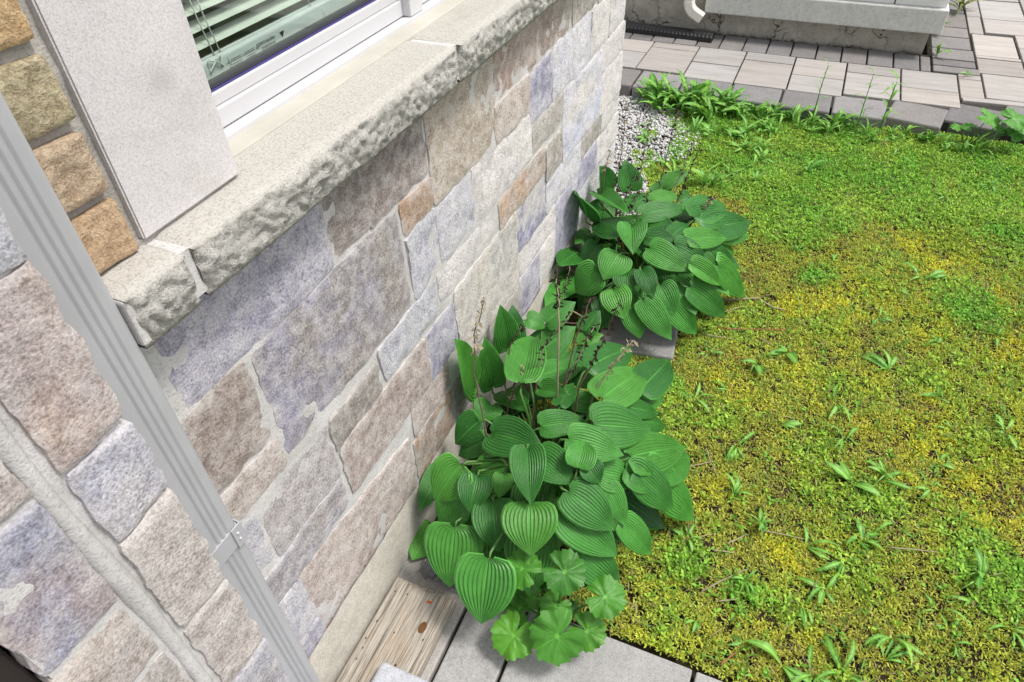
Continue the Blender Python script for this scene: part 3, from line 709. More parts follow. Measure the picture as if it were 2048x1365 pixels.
# brick wall to the side of the window and above
bw = obj('brick_wall', mortar_mesh('brick_wall', -.4, .506, 1.285, 2.42, WY + .009, .02, .004, 5), MORTAR_GREY, house)
obj('wall_core', box_mesh('wall_core', -.45, .495, WY + .02, 1.05, 1.246, 2.42), MORTAR_GREY, house)
BC = [(.50, .36, .225), (.56, .41, .26), (.46, .36, .25), (.52, .39, .28)]
bvars = [stone_mesh('brick', .236, .073, 500 + k, jag=.0011, relief=.0026, rnd=.003, res=.005, corner=.0012) for k in range(4)]
hvars = [stone_mesh('brick', .110, .073, 520 + k, jag=.0011, relief=.0026, rnd=.003, res=.005, corner=.0012) for k in range(2)]
for c in range(12):
    z = 1.303 + c * .0878 + .0365
    if c % 2 == 0: runs = [(.486 - .118, bvars[c % 4]), (.486 - .118 - .246, bvars[(c + 1) % 4])]
    else: runs = [(.486 - .055, hvars[(c // 2) % 2]), (.486 - .12 - .118, bvars[(c + 2) % 4])]
    for q, (x, me) in enumerate(runs):
        o = obj('brick', me, BRICK, bw, (x, WY - .006, z))
        o.color = (*[v * random.uniform(.92, 1.08) for v in BC[(c * 3 + q) % 4]], 1)
obj('upper_wall', box_mesh('upper_wall', -.45, 2.89, WY + .004, 1.05, 2.422, 5.4), BRICK, house).color = (.46, .32, .21, 1)
obj('side_wall', box_mesh('side_wall', 2.30, 2.89, WY + .004, 1.05, 1.303, 2.418), BRICK, house).color = (.46, .32, .21, 1)

# window
win = obj('window', box_mesh('window', .66, 2.30, .846, .90, 1.293, 1.3115, .0015), WHITE_VINYL, house)
obj('caulk_strip', box_mesh('caulk_strip', .69, 2.30, .804, .850, 1.290, 1.3035, .003), CAULK, win)
obj('mullion', box_mesh('mullion', 1.388, 1.443, .848, .905, 1.312, 2.40, .003), WHITE_VINYL, win)
for a, b in ((.66, 1.388), (1.443, 2.30)):
    obj('sash_rail', box_mesh('sash_rail', a, b, .868, .905, 1.3135, 1.346, .002), WHITE_VINYL, win)
    obj('glazing_bead', box_mesh('glazing_bead', a, b, .874, .903, 1.3465, 1.3675, .002), WHITE_VINYL, win)
    obj('seal', box_mesh('seal', a, b, .8785, .899, 1.3678, 1.3705), VIOLET, win)
    obj('gasket', box_mesh('gasket', a, b, .881, .898, 1.3708, 1.3790, .001), DARK_RUBBER, win)
    obj('glass_pane', box_mesh('glass_pane', a, b, .884, .888, 1.379, 2.40), GLASS, win)
obj('jamb', box_mesh('jamb', .66, .6885, .87, .92, 1.313, 2.40), WHITE_VINYL, win)
obj('head', box_mesh('head', .66, 2.30, .846, .92, 2.401, 2.418), WHITE_VINYL, win)
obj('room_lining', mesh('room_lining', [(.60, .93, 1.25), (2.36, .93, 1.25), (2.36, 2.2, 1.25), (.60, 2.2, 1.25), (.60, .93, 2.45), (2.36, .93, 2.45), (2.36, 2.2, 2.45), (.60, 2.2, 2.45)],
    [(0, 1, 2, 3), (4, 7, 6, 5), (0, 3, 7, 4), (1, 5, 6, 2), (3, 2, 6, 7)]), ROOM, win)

# venetian blind behind the glass
blind = empty('window_blind', (1.03, .95, 1.37))
tag(blind, 'pale slatted venetian blind with its cords hanging behind the window glass', 'blind')
def slat(x0, x1):
    V, F = [], []
    for i in range(2):
        x = (x0, x1)[i] - (x0 + x1) / 2
        for j in range(7):
            t = j / 6 - .5
            V.append((x, t * .024, t * .010 + .0022 * (1 - 4 * t * t)))
    for j in range(6): F.append((j, j + 7, j + 8, j + 1))
    return mesh('slat', V, F, True)
sm_ = slat(.70, 1.38); sm2 = slat(1.45, 2.28)
for k in range(20):
    for me, cx in ((sm_, 1.04), (sm2, 1.865)):
        obj('slat', me, SLAT, blind, (cx, .948, 1.414 + k * .0265))
rail = obj('bottom_rail', box_mesh('bottom_rail', .70, 1.38, .928, .954, 1.352, 1.392, .006, 3), RAIL, blind)
obj('bottom_rail', box_mesh('bottom_rail', 1.45, 2.28, .928, .954, 1.352, 1.392, .006, 3), RAIL, blind)
obj('rail_ridge', tube_mesh('rail_ridge', [(.70, .9375, 1.3935), (1.38, .9375, 1.3935)], .0022), RAIL, rail)
for x in (.885, .90, 1.16, 1.30):
    obj('cord', tube_mesh('cord', [(x, .9335, 1.385), (x - .012, .9345, 1.45), (x - .028, .935, 1.60), (x - .03, .936, 1.9)], .0011, 5), CORD, blind)
pts = [(.872 + .018 * math.sin(a) + .004 * math.sin(3 * a), .9255 - .002 * math.cos(2 * a), 1.383 + .010 * math.sin(2 * a + .5)) for a in np.linspace(0, 6.28, 26)]
obj('cord_knot', tube_mesh('cord_knot', pts, .0013, 5), CORD, blind)
for x in (.905, 1.185):
    obj('cord', tube_mesh('cord', [(x, .9262, 1.384), (x + .002, .9262, 1.372), (x - .001, .9265, 1.366)], .0008, 5), CORD, blind)
    obj('cord_plug', tube_mesh('cord_plug', [(x, .9265, 1.364), (x, .926, 1.358)], [.0015, .003], 6), DARK_RUBBER, blind)
# printed warning, upside down on the rail
def text_mesh(body, size, name='warning_print'):
    cu = bpy.data.curves.new(name, 'FONT'); cu.body = body; cu.size = size; cu.align_x = 'CENTER'; cu.align_y = 'CENTER'; cu.extrude = .00005
    o = bpy.data.objects.new(name, cu); COL.objects.link(o)
    bpy.context.view_layer.update()
    me = bpy.data.meshes.new_from_object(o.evaluated_get(bpy.context.evaluated_depsgraph_get()))
    bpy.data.objects.remove(o); return me
TX = Matrix.Rotation(math.pi / 2, 4, 'X') @ Matrix.Rotation(math.pi, 4, 'Z')
def put_text(body, size, x, z, y=.9272, mat=None):
    me = text_mesh(body, size); me.transform(TX)
    return obj('warning_print', me, mat or INK, rail, (x, y, z))
put_text('MISE EN GARDE', .0075, 1.005, 1.3775); put_text('WARNING', .0085, 1.010, 1.3685)
def bars(x0, x1, zs):
    V, F = [], []
    for q, z in enumerate(zs):
        b = len(V); e = .0004; xa = x0 + (q % 3) * .004
        V += [(xa, .9274, z - e), (x1, .9274, z - e), (x1, .9274, z + e), (xa, .9274, z + e)]; F.append((b, b + 1, b + 2, b + 3))
    return mesh('fine_print', V, F)
obj('fine_print', bars(.898, .936, [1.3625, 1.3655, 1.3685, 1.3735, 1.3765]), INK, rail)
obj('fine_print', bars(.942, .972, [1.3625, 1.3655, 1.3685, 1.3735, 1.3765]), INK, rail)
obj('warning_triangle', mesh('warning_triangle', [(1.046, .9273, 1.3795), (1.060, .9273, 1.3795), (1.053, .9273, 1.3685)], [(0, 1, 2)]), INK, rail)
put_text('14', .007, .981, 1.373)

# ------------------------------------------------------------------ stone pier beside the downspout
PY = .63
pier = empty('stone_pier', (.19, .68, 0))
tag(pier, 'rough stone pier with thick pale mortar standing beside the grey downspout', 'pier')
pb = obj('pier_core', mortar_mesh('pier_core', .078, .294, -.05, 2.4, PY + .0045, .012, .0012, 9), MORTAR, pier)
obj('pier_body', box_mesh('pier_body', .082, .290, PY + .021, WY + .01, -.05, 2.4), MORTAR, pier)
PS = []
zr = [0.0, .13, .29, .46, .645, .852, 1.080, 1.216, 1.440, 1.60, 1.82, 2.05, 2.30]
ct = [PINK, GREY, PBLUE, ((.36, .345, .36), (.33, .34, .42)), ((.40, .35, .325), (.42, .40, .38)), ((.40, .36, .34), (.46, .425, .40)), ((.36, .36, .43), (.50, .48, .49)), ((.37, .32, .315), (.45, .355, .30)), ((.33, .34, .40), (.42, .42, .44)), GREY, BLUE, PINK]
for k in range(12): PS.append((.213, .303, zr[k] + .0042, zr[k + 1] - .0042, ct[k]))
zl = [0.0, .2, .42, .63, .862, 1.0, 1.219, 1.42, 1.62, 1.9, 2.3]
cl = [GREY, PINK, BLUE, GREY, ((.43, .37, .32), (.38, .345, .33)), ((.31, .315, .39), (.36, .30, .29)), ((.42, .37, .35), (.46, .43, .41)), PINK, GREY, BLUE]
for k in range(10): PS.append((.074, .181, zl[k] + .0042, zl[k + 1] - .0042, cl[k]))
for k, (x0, x1, z0, z1, tn) in enumerate(PS):
    me = stone_mesh('stone', x1 - x0, z1 - z0, 700 + k, depth=.032, res=.006, jag=.0024, relief=.0016, rnd=.0026, corner=.0015)
    o = obj('stone', me, STONE, pb, ((x0 + x1) / 2, PY + (.002 if x0 < .1 else -.004), (z0 + z1) / 2))
    o.color = (*tn[0], 1); o['tone'] = list(tn[1])
# the round bead of mortar struck down the long joint
pts = [(.193 + .003 * math.sin(z * 9), PY + .0085 + .002 * math.sin(z * 23), z) for z in np.linspace(-.04, 2.4, 60)]
obj('mortar_bead', tube_mesh('mortar_bead', pts, [.0125 + .0015 * math.sin(z * 14) for z in np.linspace(-.04, 2.4, 60)], 10), MORTAR, pier)
filler = obj('shade_filler', box_mesh('shade_filler', -.10, .073, .655, WY + .01, -.02, 2.4, .004), SHADE_DARK)  # dark box added in place of the shade beside the pier
tag(filler, 'dark brown post added for the shade beside the stone pier', 'filler')

# ------------------------------------------------------------------ grey downspout
def spout_profile(x0, x1, yf, yb, r=.010, fl=(.351, .3625, .374), grow=0.0):
    x0 -= grow; x1 += grow; yf -= grow
    P = []
    for a in np.linspace(math.pi, math.pi * 1.5, 6): P.append((x0 + r + r * math.cos(a), yf + r + r * math.sin(a)))
    for f in fl:
        for dx, dy in ((-.0048, 0), (-.0030, .0010), (-.0014, .0026), (0, .0031), (.0014, .0026), (.0030, .0010), (.0048, 0)): P.append((f + dx, yf + dy))
    for a in np.linspace(math.pi * 1.5, math.pi * 2, 6): P.append((x1 - r + r * math.cos(a), yf + r + r * math.sin(a)))
    P += [(x1, yb), (x0, yb)]
    return P
def extrude_profile(name, P, z0, z1, cap=True):
    n = len(P); V = [(x, y, z) for z in (z0, z1) for x, y in P]
    F = [(k, (k + 1) % n, n + (k + 1) % n, n + k) for k in range(n)]
    if cap: F += [tuple(range(n))[::-1], tuple(range(n, 2 * n))]
    me = mesh(name, V, F, False)
    me.polygons.foreach_set('use_smooth', [True] * len(me.polygons)); me.set_sharp_from_angle(angle=math.radians(24))
    return me
ds = empty('downspout', (.36, .73, 0))
tag(ds, 'grey fluted metal downspout strapped to the stone wall beside the pier', 'downspout')
obj('pipe', extrude_profile('pipe', spout_profile(.322, .398, .700, .7555), .165, 2.41), GREY_METAL, ds)
obj('pipe_end', extrude_profile('pipe_end', spout_profile(.322, .398, .700, .7555, grow=-.0022), .150, .17), GREY_METAL, ds)
strap = obj('strap', extrude_profile('strap', spout_profile(.322, .398, .700, .7535, fl=(), grow=.0016), .776, .818), GREY_METAL, ds)
obj('strap_tab', box_mesh('strap_tab', .379, .4015, .6955, .6983, .771, .822, .001), GREY_METAL, strap)
obj('strap_wing', box_mesh('strap_wing', .3985, .4012, .6985, .752, .771, .822, .0008), GREY_METAL, strap)
for z in (.790, .805):
    obj('rivet', tube_mesh('rivet', [(.388, .6958, z), (.388, .6942, z), (.388, .6932, z)], [.0030, .0027, .0012], 10), STEEL, strap)

# ------------------------------------------------------------------ paving by the wall, board, block, plastic
pav = obj('paving', box_mesh('paving', -2.0, .80, -2.2, .73, -.06, -.020), JOINT); tag(pav, kind='structure')
def paver(name, parent, mat, x0, x1, y0, y1, z0, z1, bev=.005, tint=1.0, rot=0.0):
    cx, cy = (x0 + x1) / 2, (y0 + y1) / 2
    me = box_mesh(name, x0 - cx, x1 - cx, y0 - cy, y1 - cy, z0, z1, bev, 2)
    o = obj(name, me, mat, parent, (cx, cy, 0)); o.rotation_euler.z = rot
    t = tint * random.uniform(.86, 1.08); w = random.uniform(-.025, .025); o.color = (t * (1 + w), t, t * (1 - w), 1)
    return o
for a, b in ((.517, .735), (.360, .507), (-.090, .350), (-.255, -.100), (-.70, -.265), (-1.2, -.71)):
    for x0, x1 in ((-1.9, -1.3), (-1.29, -.7), (-.69, -.10), (-.09, .818)):
        paver('paver', pav, GREY_PAVER, x0, x1 + (.045 if a > .3 and x1 > .5 else 0), a, b, -.05, .010 + random.uniform(-.002, .002))
flag = paver('paving_slab', None, GREY_PAVER, 1.88, 2.17, .23, .52, -.05, .026, .008, .66, .12)
tag(flag, 'brown grey stone slab lying between the two hostas', 'slab')

def board_mesh():
    nx, ny = 60, 40; V, F = [], []
    x0, x1, y0, y1 = .10, .742, .538, .719
    for i in range(nx + 1):
        for j in range(ny + 1):
            x = x0 + (x1 - x0) * i / nx; y = y0 + (y1 - y0) * j / ny
            e = min(1, min(y - y0, y1 - y) / .004); e2 = min(1, (x1 - x) / .004)
            z = .047 - .0035 * (1 - e) - .003 * (1 - e2) + .0009 * noise.noise(Vector((x * 4, y * 220, 0)))
            V.append((x + (0.003 * noise.noise(Vector((y * 60, 3, 1))) if i == nx else 0), y, z))
    n = ny + 1
    for i in range(nx):
        for j in range(ny): a = i * n + j; F.append((a, a + n, a + n + 1, a + 1))
    ring = [i * n for i in range(nx + 1)] + [nx * n + j for j in range(1, n)] + [i * n + ny for i in range(nx - 1, -1, -1)] + [j for j in range(ny - 1, 0, -1)]
    b = len(V)
    for r in ring: V.append((V[r][0], V[r][1], .0105))
    for k in range(len(ring)):
        k2 = (k + 1) % len(ring); F.append((ring[k], b + k, b + k2, ring[k2]))
    F.append(tuple(range(b, b + len(ring)))[::-1])
    return mesh('board', V, F, False)
board = obj('wooden_board', board_mesh(), WOOD)
tag(board, 'weathered knotty wooden board lying against the wall on grey pavers', 'board')
def disc(name, cx, cy, z, rx, ry, n=18, seed=0):
    V = [(cx, cy, z + .0004)] + [(cx + rx * math.cos(2 * math.pi * k / n) * (1 + .12 * noise.noise(Vector((k * .7, seed, 0)))), cy + ry * math.sin(2 * math.pi * k / n) * (1 + .12 * noise.noise(Vector((k * .7, seed, 5)))), z) for k in range(n)]
    return mesh(name, V, [(0, 1 + k, 1 + (k + 1) % n) for k in range(n)])
obj('knot', disc('knot', .640, .583, .0487, .016, .0105, seed=1), KNOT, board)
obj('knot', disc('knot', .515, .600, .0487, .018, .005, seed=4), KNOT, board)
for k, (x, y) in enumerate([(.70, .700), (.705, .665), (.61, .703), (.56, .706), (.535, .70), (.60, .645), (.612, .566), (.505, .70)]):
    obj('nail_hole', disc('nail_hole', x, y, .0490, .003, .0017, 10, k), DRY_DARK, board)
res_ = obj('residue', disc('residue', .708, .600, .0490, .004, .008, 14, 9), RUST, board)
blk = obj('concrete_block', box_mesh('concrete_block', .18, .515, .41, .622, .046, .096, .012, 3), BLOCK)
blk.color = (1, 1, 1, 1)
tag(blk, 'smooth blue grey concrete block resting on the wooden board', 'block')
# crumpled clear plastic wrapper
def film_mesh():
    n = 34; V, F = [], []
    for i in range(n + 1):
        for j in range(n + 1):
            u, v = i / n - .5, j / n - .5
            x, y = .835 + u * .13 + v * .02, .560 + v * .24
            c = noise.cell(Vector((x * 30, y * 30, 2)))
            z = .016 + .030 * abs(noise.noise(Vector((x * 19, y * 19, 1)))) + .022 * abs(noise.noise(Vector((x * 48 + y * 30, y * 40, 7)))) + .01 * noise.noise(Vector((x * 100, y * 100, 3)))
            V.append((x + .012 * noise.noise(Vector((x * 40, y * 40, 9))), y + .012 * noise.noise(Vector((x * 40, y * 40, 19))), z))
    for i in range(n):
        for j in range(n): a = i * (n + 1) + j; F.append((a, a + n + 1, a + n + 2, a + 1))
    return mesh('wrapper', V, F, False)
film = obj('plastic_wrapper', film_mesh(), FILM)
tag(film, 'crumpled clear plastic wrapper with torn print at the end of the board', 'wrapper')
me = text_mesh('Nu', .030, 'wrapper_print'); me.transform(Matrix.Rotation(-1.25, 4, 'Z'))
obj('wrapper_print', me, WHITE_INK, film, (.775, .508, .062))

# ------------------------------------------------------------------ walkway with dark border and kerb
WZ = .08
walk = obj('walkway', box_mesh('walkway', 4.26, 5.30, -3.2, 3.4, -.05, .062), JOINT); tag(walk, kind='structure')
walk2 = obj('side_path', box_mesh('side_path', 5.302, 9.0, -3.2, -.78, -.05, .062), JOINT); tag(walk2, kind='structure')
g = .0045
YS = [1.066 - .3165 * k for k in range(-7, 7)]                       # slab joints
cross = {1.066: 4.85, .7495: 4.672, .433: 4.81, .1165: 4.658, -.2: 4.80, -.5165: 4.66}
ci = 0
for k in range(len(YS) - 1):
    y1, y0 = YS[k], YS[k + 1]
    if y0 < -.86: break
    xc = [4.85, 4.672, 4.81, 4.658, 4.80, 4.66][(k - 7) % 6] if k >= 7 else [4.73, 4.80][k % 2]
    x0, x1 = 4.440, 4.955
    if .1 < y0 < .44 or -.21 < y0 < .1: x0 = 4.395
    paver('slab', walk, SLAB, x0 + g, xc - g, y0 + g, y1 - g, .0, WZ + random.uniform(-.0015, .0015), .004)
    paver('slab', walk, SLAB, xc + g, x1 - g, y0 + g, y1 - g, .0, WZ + random.uniform(-.0015, .0015), .004)
# dark border along the neighbouring foundation
for k in range(16):
    y1 = 1.726 - .157 * k + .003
    if y1 - .157 < -.70: break
    paver('border_paver', walk, DARK_PAVER, 4.962, 5.23 + .01 * (k % 2), y1 - .157 + g, y1 - g, .0, WZ + random.uniform(-.002, .002), .006, 1.0)
paver('border_paver', walk, DARK_PAVER, 4.965, 5.22, -.690 + g, -.624 - g, .0, WZ, .006, 1.0)
# corner pieces and the path beside the porch
for (x0, x1, y0, y1, t) in [(5.10, 5.21, -.945, -.70, .95), (4.985, 5.09, -.962, -.70, 1.1), (5.225, 5.42, -.945, -.70, 1.12), (5.43, 5.66, -.935, -.70, 1.05), (5.67, 5.87, -.935, -.70, 1.08), (5.88, 6.2, -.935, -.70, 1.1), (6.21, 6.6, -.93, -.70, 1.0)]:
    paver('border_paver', walk2 if x0 > 5.3 else walk, DARK_PAVER, x0 + .003, x1 - .003, y0, y1, .0, WZ, .005, t)
for (x0, x1, y0, y1) in [(4.60, 4.895, -.962, -.838), (4.905, 4.975, -.962, -.838), (4.64, 5.022, -1.22, -.972), (5.035, 5.29, -1.212, -.957), (4.64, 5.25, -1.50, -1.23), (5.26, 5.29, -1.50, -1.23)]:
    paver('slab', walk, SLAB, x0, x1, y0, y1, .0, WZ + random.uniform(-.0015, .0015), .004)
for (x0, x1, y0, y1) in [(5.305, 5.345, -1.212, -.957), (5.357, 5.77, -1.205, -.957), (5.785, 6.165, -1.032, -.945), (5.83, 6.13, -1.32, -1.045), (6.145, 6.6, -1.32, -1.045), (6.17, 6.6, -1.035, -.945), (5.305, 5.56, -1.50, -1.222), (5.57, 5.82, -1.50, -1.222), (5.83, 6.3, -1.62, -1.33), (6.31, 6.9, -1.62, -1.33), (6.62, 7.1, -1.32, -.95)]:
    paver('slab', walk2, SLAB, x0, x1, y0, y1, .0, WZ + random.uniform(-.0015, .0015), .004, 1.12)
for k in range(8):
    for x0 in (4.64, 5.36, 5.96, 6.56):
        paver('slab', walk2 if x0 > 5.3 else walk, SLAB, x0, x0 + .585, -1.79 - k * .29, -1.515 - k * .29, .0, WZ, .004, 1.1)
# kerb pavers along the lawn, curving away
def kerb(yc, xi, xo, yo, L, rot, tint=1.0):
    paver('kerb_paver', walk, DARK_PAVER, xo, xi, yc - L / 2, yc + L / 2, -.03, WZ - .006, .010, tint, rot)
ky = 1.9
kx = lambda y: 4.165 if -.55 < y else 4.165 + (-.55 - y) * .22
for k in range(16):
    L = .30 if k % 3 else .285
    yc = ky - L / 2
    off = kx(yc)
    kerb(yc, off + (.262 if -.4 < yc < .6 else .270), off + random.uniform(-.006, .006), 0, L - .012, .0 if yc > -.55 else -.20, random.uniform(.92, 1.15))
    ky -= L
paver('slab', walk, SLAB, 4.575, 4.632, -1.25, -.845, .0, WZ - .001, .004, 1.05, .05)

# ------------------------------------------------------------------ neighbouring porch
nb = empty('neighbouring_porch', (5.5, .0, 0))
tag(nb, 'pale grey porch base of the next house with cracked old parging', 'porch')
def crumble_mesh(y0, y1, x, z0, z1, seed):
    ny, nz = int((y1 - y0) / .012), 14; V, F = [], []
    for i in range(ny + 1):
        for j in range(nz + 1):
            y = y0 + (y1 - y0) * i / ny; v = j / nz
            lo = z0 + .022 * max(0, fbm(y * 7, seed, 1.0, 3)) + .012 * max(0, noise.noise(Vector((y * 30, seed, 5))))
            z = lo + (z1 - lo) * v
            d = .012 * fbm(y * 8, z * 10, seed, 4) + .005 * fbm(y * 40, z * 40, seed, 3)
            crack = abs(noise.noise(Vector((y * 6 + .8 * fbm(y * 9, z * 9, 3, 2), z * 11, seed + 7))))
            d -= .012 * max(0, 1 - crack / .035)
            bulge = .018 * math.sin(min(1, v * 1.6) * math.pi * .5)
            V.append((x - d + .018 - bulge, y, z))
    n = nz + 1
    for i in range(ny):
        for j in range(nz): a = i * n + j; F.append((a, a + 1, a + n + 1, a + n))
    b = len(V)
    for i in range(ny + 1): V.append((x + .10, y0 + (y1 - y0) * i / ny, V[i * n][2] - .002))
    for i in range(ny): F.append((i * n, b + i, b + i + 1, i * n + n) [::-1])
    return mesh('foundation', V, F, True)
obj('foundation', crumble_mesh(-.635, 3.0, 5.225, .070, .46, 3.1), FOUND, nb)
obj('foundation_core', box_mesh('foundation_core', 5.262, 7.4, -.615, 3.0, -.04, .45, .01), FOUND, nb)
obj('porch_slab', box_mesh('porch_slab', 5.148, 7.4, -.69, .787, .240, .384, .008, 2), PORCH, nb)
obj('porch_trim', box_mesh('porch_trim', 5.19, 7.35, -.672, -.38, .3845, .470, .004), WHITE_TRIM, nb)
obj('porch_trim', box_mesh('porch_trim', 5.19, 7.35, -.372, .74, .3845, .470, .004), WHITE_TRIM, nb)
obj('porch_deck', box_mesh('porch_deck', 5.17, 7.38, -.682, .77, .4705, .50, .004), WHITE_TRIM, nb)
# white downspout elbow with its ridges
el = empty('white_downspout', (5.12, .88, .2))
tag(el, 'cream aluminium downspout ending in an elbow above the black drain pipe', 'downspout')
def rect_sweep(name, pts, w, d, across, ridge=0.0):
    V, F = [], []
    pts = [Vector(p) for p in pts]; n = 8
    for i, p in enumerate(pts):
        t = (pts[min(i + 1, len(pts) - 1)] - pts[max(i - 1, 0)]).normalized()
        a = Vector(across); b = t.cross(a).normalized()
        s = 1 + (ridge if i % 2 else 0)
        c = .7
        for (u, v) in ((-1, -c), (-1, c), (-c, 1), (c, 1), (1, c), (1, -c), (c, -1), (-c, -1)):
            V.append(p + a * (u * w / 2 * s) + b * (v * d / 2 * s))
    for i in range(len(pts) - 1):
        for k in range(n): k2 = (k + 1) % n; F.append((i * n + k, i * n + k2, (i + 1) * n + k2, (i + 1) * n + k))
    F.append(tuple(range(n))); F.append(tuple(range((len(pts) - 1) * n, len(pts) * n))[::-1])
    return mesh(name, V, F)
obj('pipe', rect_sweep('pipe', [(5.12, .893, .30), (5.12, .893, .6), (5.12, .893, 1.0)], .058, .062, (1, 0, 0)), CREAM, el)
arc = []
for q in np.linspace(0, 1, 12):
    a = q * math.radians(62); arc.append((5.118 - .004 * q, .893 - .085 * (1 - math.cos(a)), .318 - .085 * math.sin(a)))
last = Vector(arc[-1]); d = Vector((0, -math.sin(math.radians(62)), -math.cos(math.radians(62))))
arc += [tuple(last + d * .02), tuple(last + d * .045), tuple(last + d * .065)]
obj('elbow', rect_sweep('elbow', arc, .062, .066, (1, 0, 0), .05), CREAM, el)
# black corrugated half pipe on the border
dp = []; V, F = [], []
ny, na = 110, 9
for i in range(ny + 1):
    y = .69 + 1.5 * i / ny
    for k in range(na):
        a = math.pi * k / (na - 1)
        r = .055 + (.0035 if i % 2 else 0) * (1 if k in (0, 1, na - 2, na - 1) else .25)
        xc = 5.10 + (y - .69) * .045
        V.append((xc - r * math.cos(a), y, WZ + .003 + r * .95 * math.sin(a) ** .7))
for i in range(ny):
    for k in range(na - 1): a = i * na + k; F.append((a, a + 1, a + na + 1, a + na))
F.append(tuple(range(na)))
pipe = obj('drain_pipe', mesh('drain_pipe', V, F, False), BLACK_PIPE)
tag(pipe, 'black ribbed drain pipe lying along the foot of the next foundation', 'drain pipe')

# ------------------------------------------------------------------ hostas
def hosta_leaf(seed, arch, fold, wave):
    NX, NY = 13, 90; rs = random.Random(seed)
    V, F, A = [], [], []
    for i in range(NX + 1):
        t = i / NX
        wv = (t ** .48) * ((1 - t) ** 1.0) / .392 if 0 < t < 1 else 0.0
        wv = wv * (1 - .10 * max(0, t - .75) * 4)
        for j in range(NY + 1):
            s = j / NY * 2 - 1; a = abs(s)
            x = t - .24 * (a ** 1.6) * (1 - t) ** 3.2 * min(1, t * 6 + .25)          # heart lobes behind the stalk
            hw = wv * .5
            if i == 0: hw = .26
            y = s * hw * (1 if i else .35)
            ribs = 14.0
            z = arch * 4 * t * (1 - t) - fold * (-1) * a * hw - .10 * a ** 3 * hw
            cup = .030 * (1 - a ** 2) * math.sin(math.pi * min(1, t * 1.05))
            rib = abs(math.sin(a * ribs * math.pi / 1.0 * .5 + .0))
            z += .0360 * (rib ** .75 - .5) * min(1, hw * 3.2) * min(1, (1 - t) * 4)
            z += cup * -.35
            z += wave * a ** 2 * math.sin(t * 8 + (2 if s > 0 else 0) + seed) * .5 * hw
            z += .008 * noise.noise(Vector((t * 22, s * 9, seed))) * min(1, (1 - t) * 3)
            # the margin rolls down, the tip drops
            z -= .03 * max(0, a - .8) * 5 * hw + .05 * max(0, t - .82) * 5 * .2
            y += .012 * math.sin(t * 5 + seed) * t
            V.append((x, y, z))
            vn = max(0, 1 - a * 22) * .75 * (1 - t * .6) + (.35 if a > .975 else 0) + .12 * (1 - rib) * (1 - t)
            A.append(min(1, vn))
    n = NY + 1
    for i in range(NX):
        for j in range(NY): q = i * n + j; F.append((q, q + n, q + n + 1, q + 1))
    me = mesh('leaf', V, F, True)
    at = me.attributes.new('vein', 'FLOAT', 'POINT'); at.data.foreach_set('value', A)
    me.materials.append(HOSTA)
    return me
LV = [hosta_leaf(k, .05 + .022 * (k % 4), .10 + .09 * (k % 3), .09 + .05 * (k % 2)) for k in range(8)]
LF = [hosta_leaf(20 + k, .10, .62, .10) for k in range(3)]

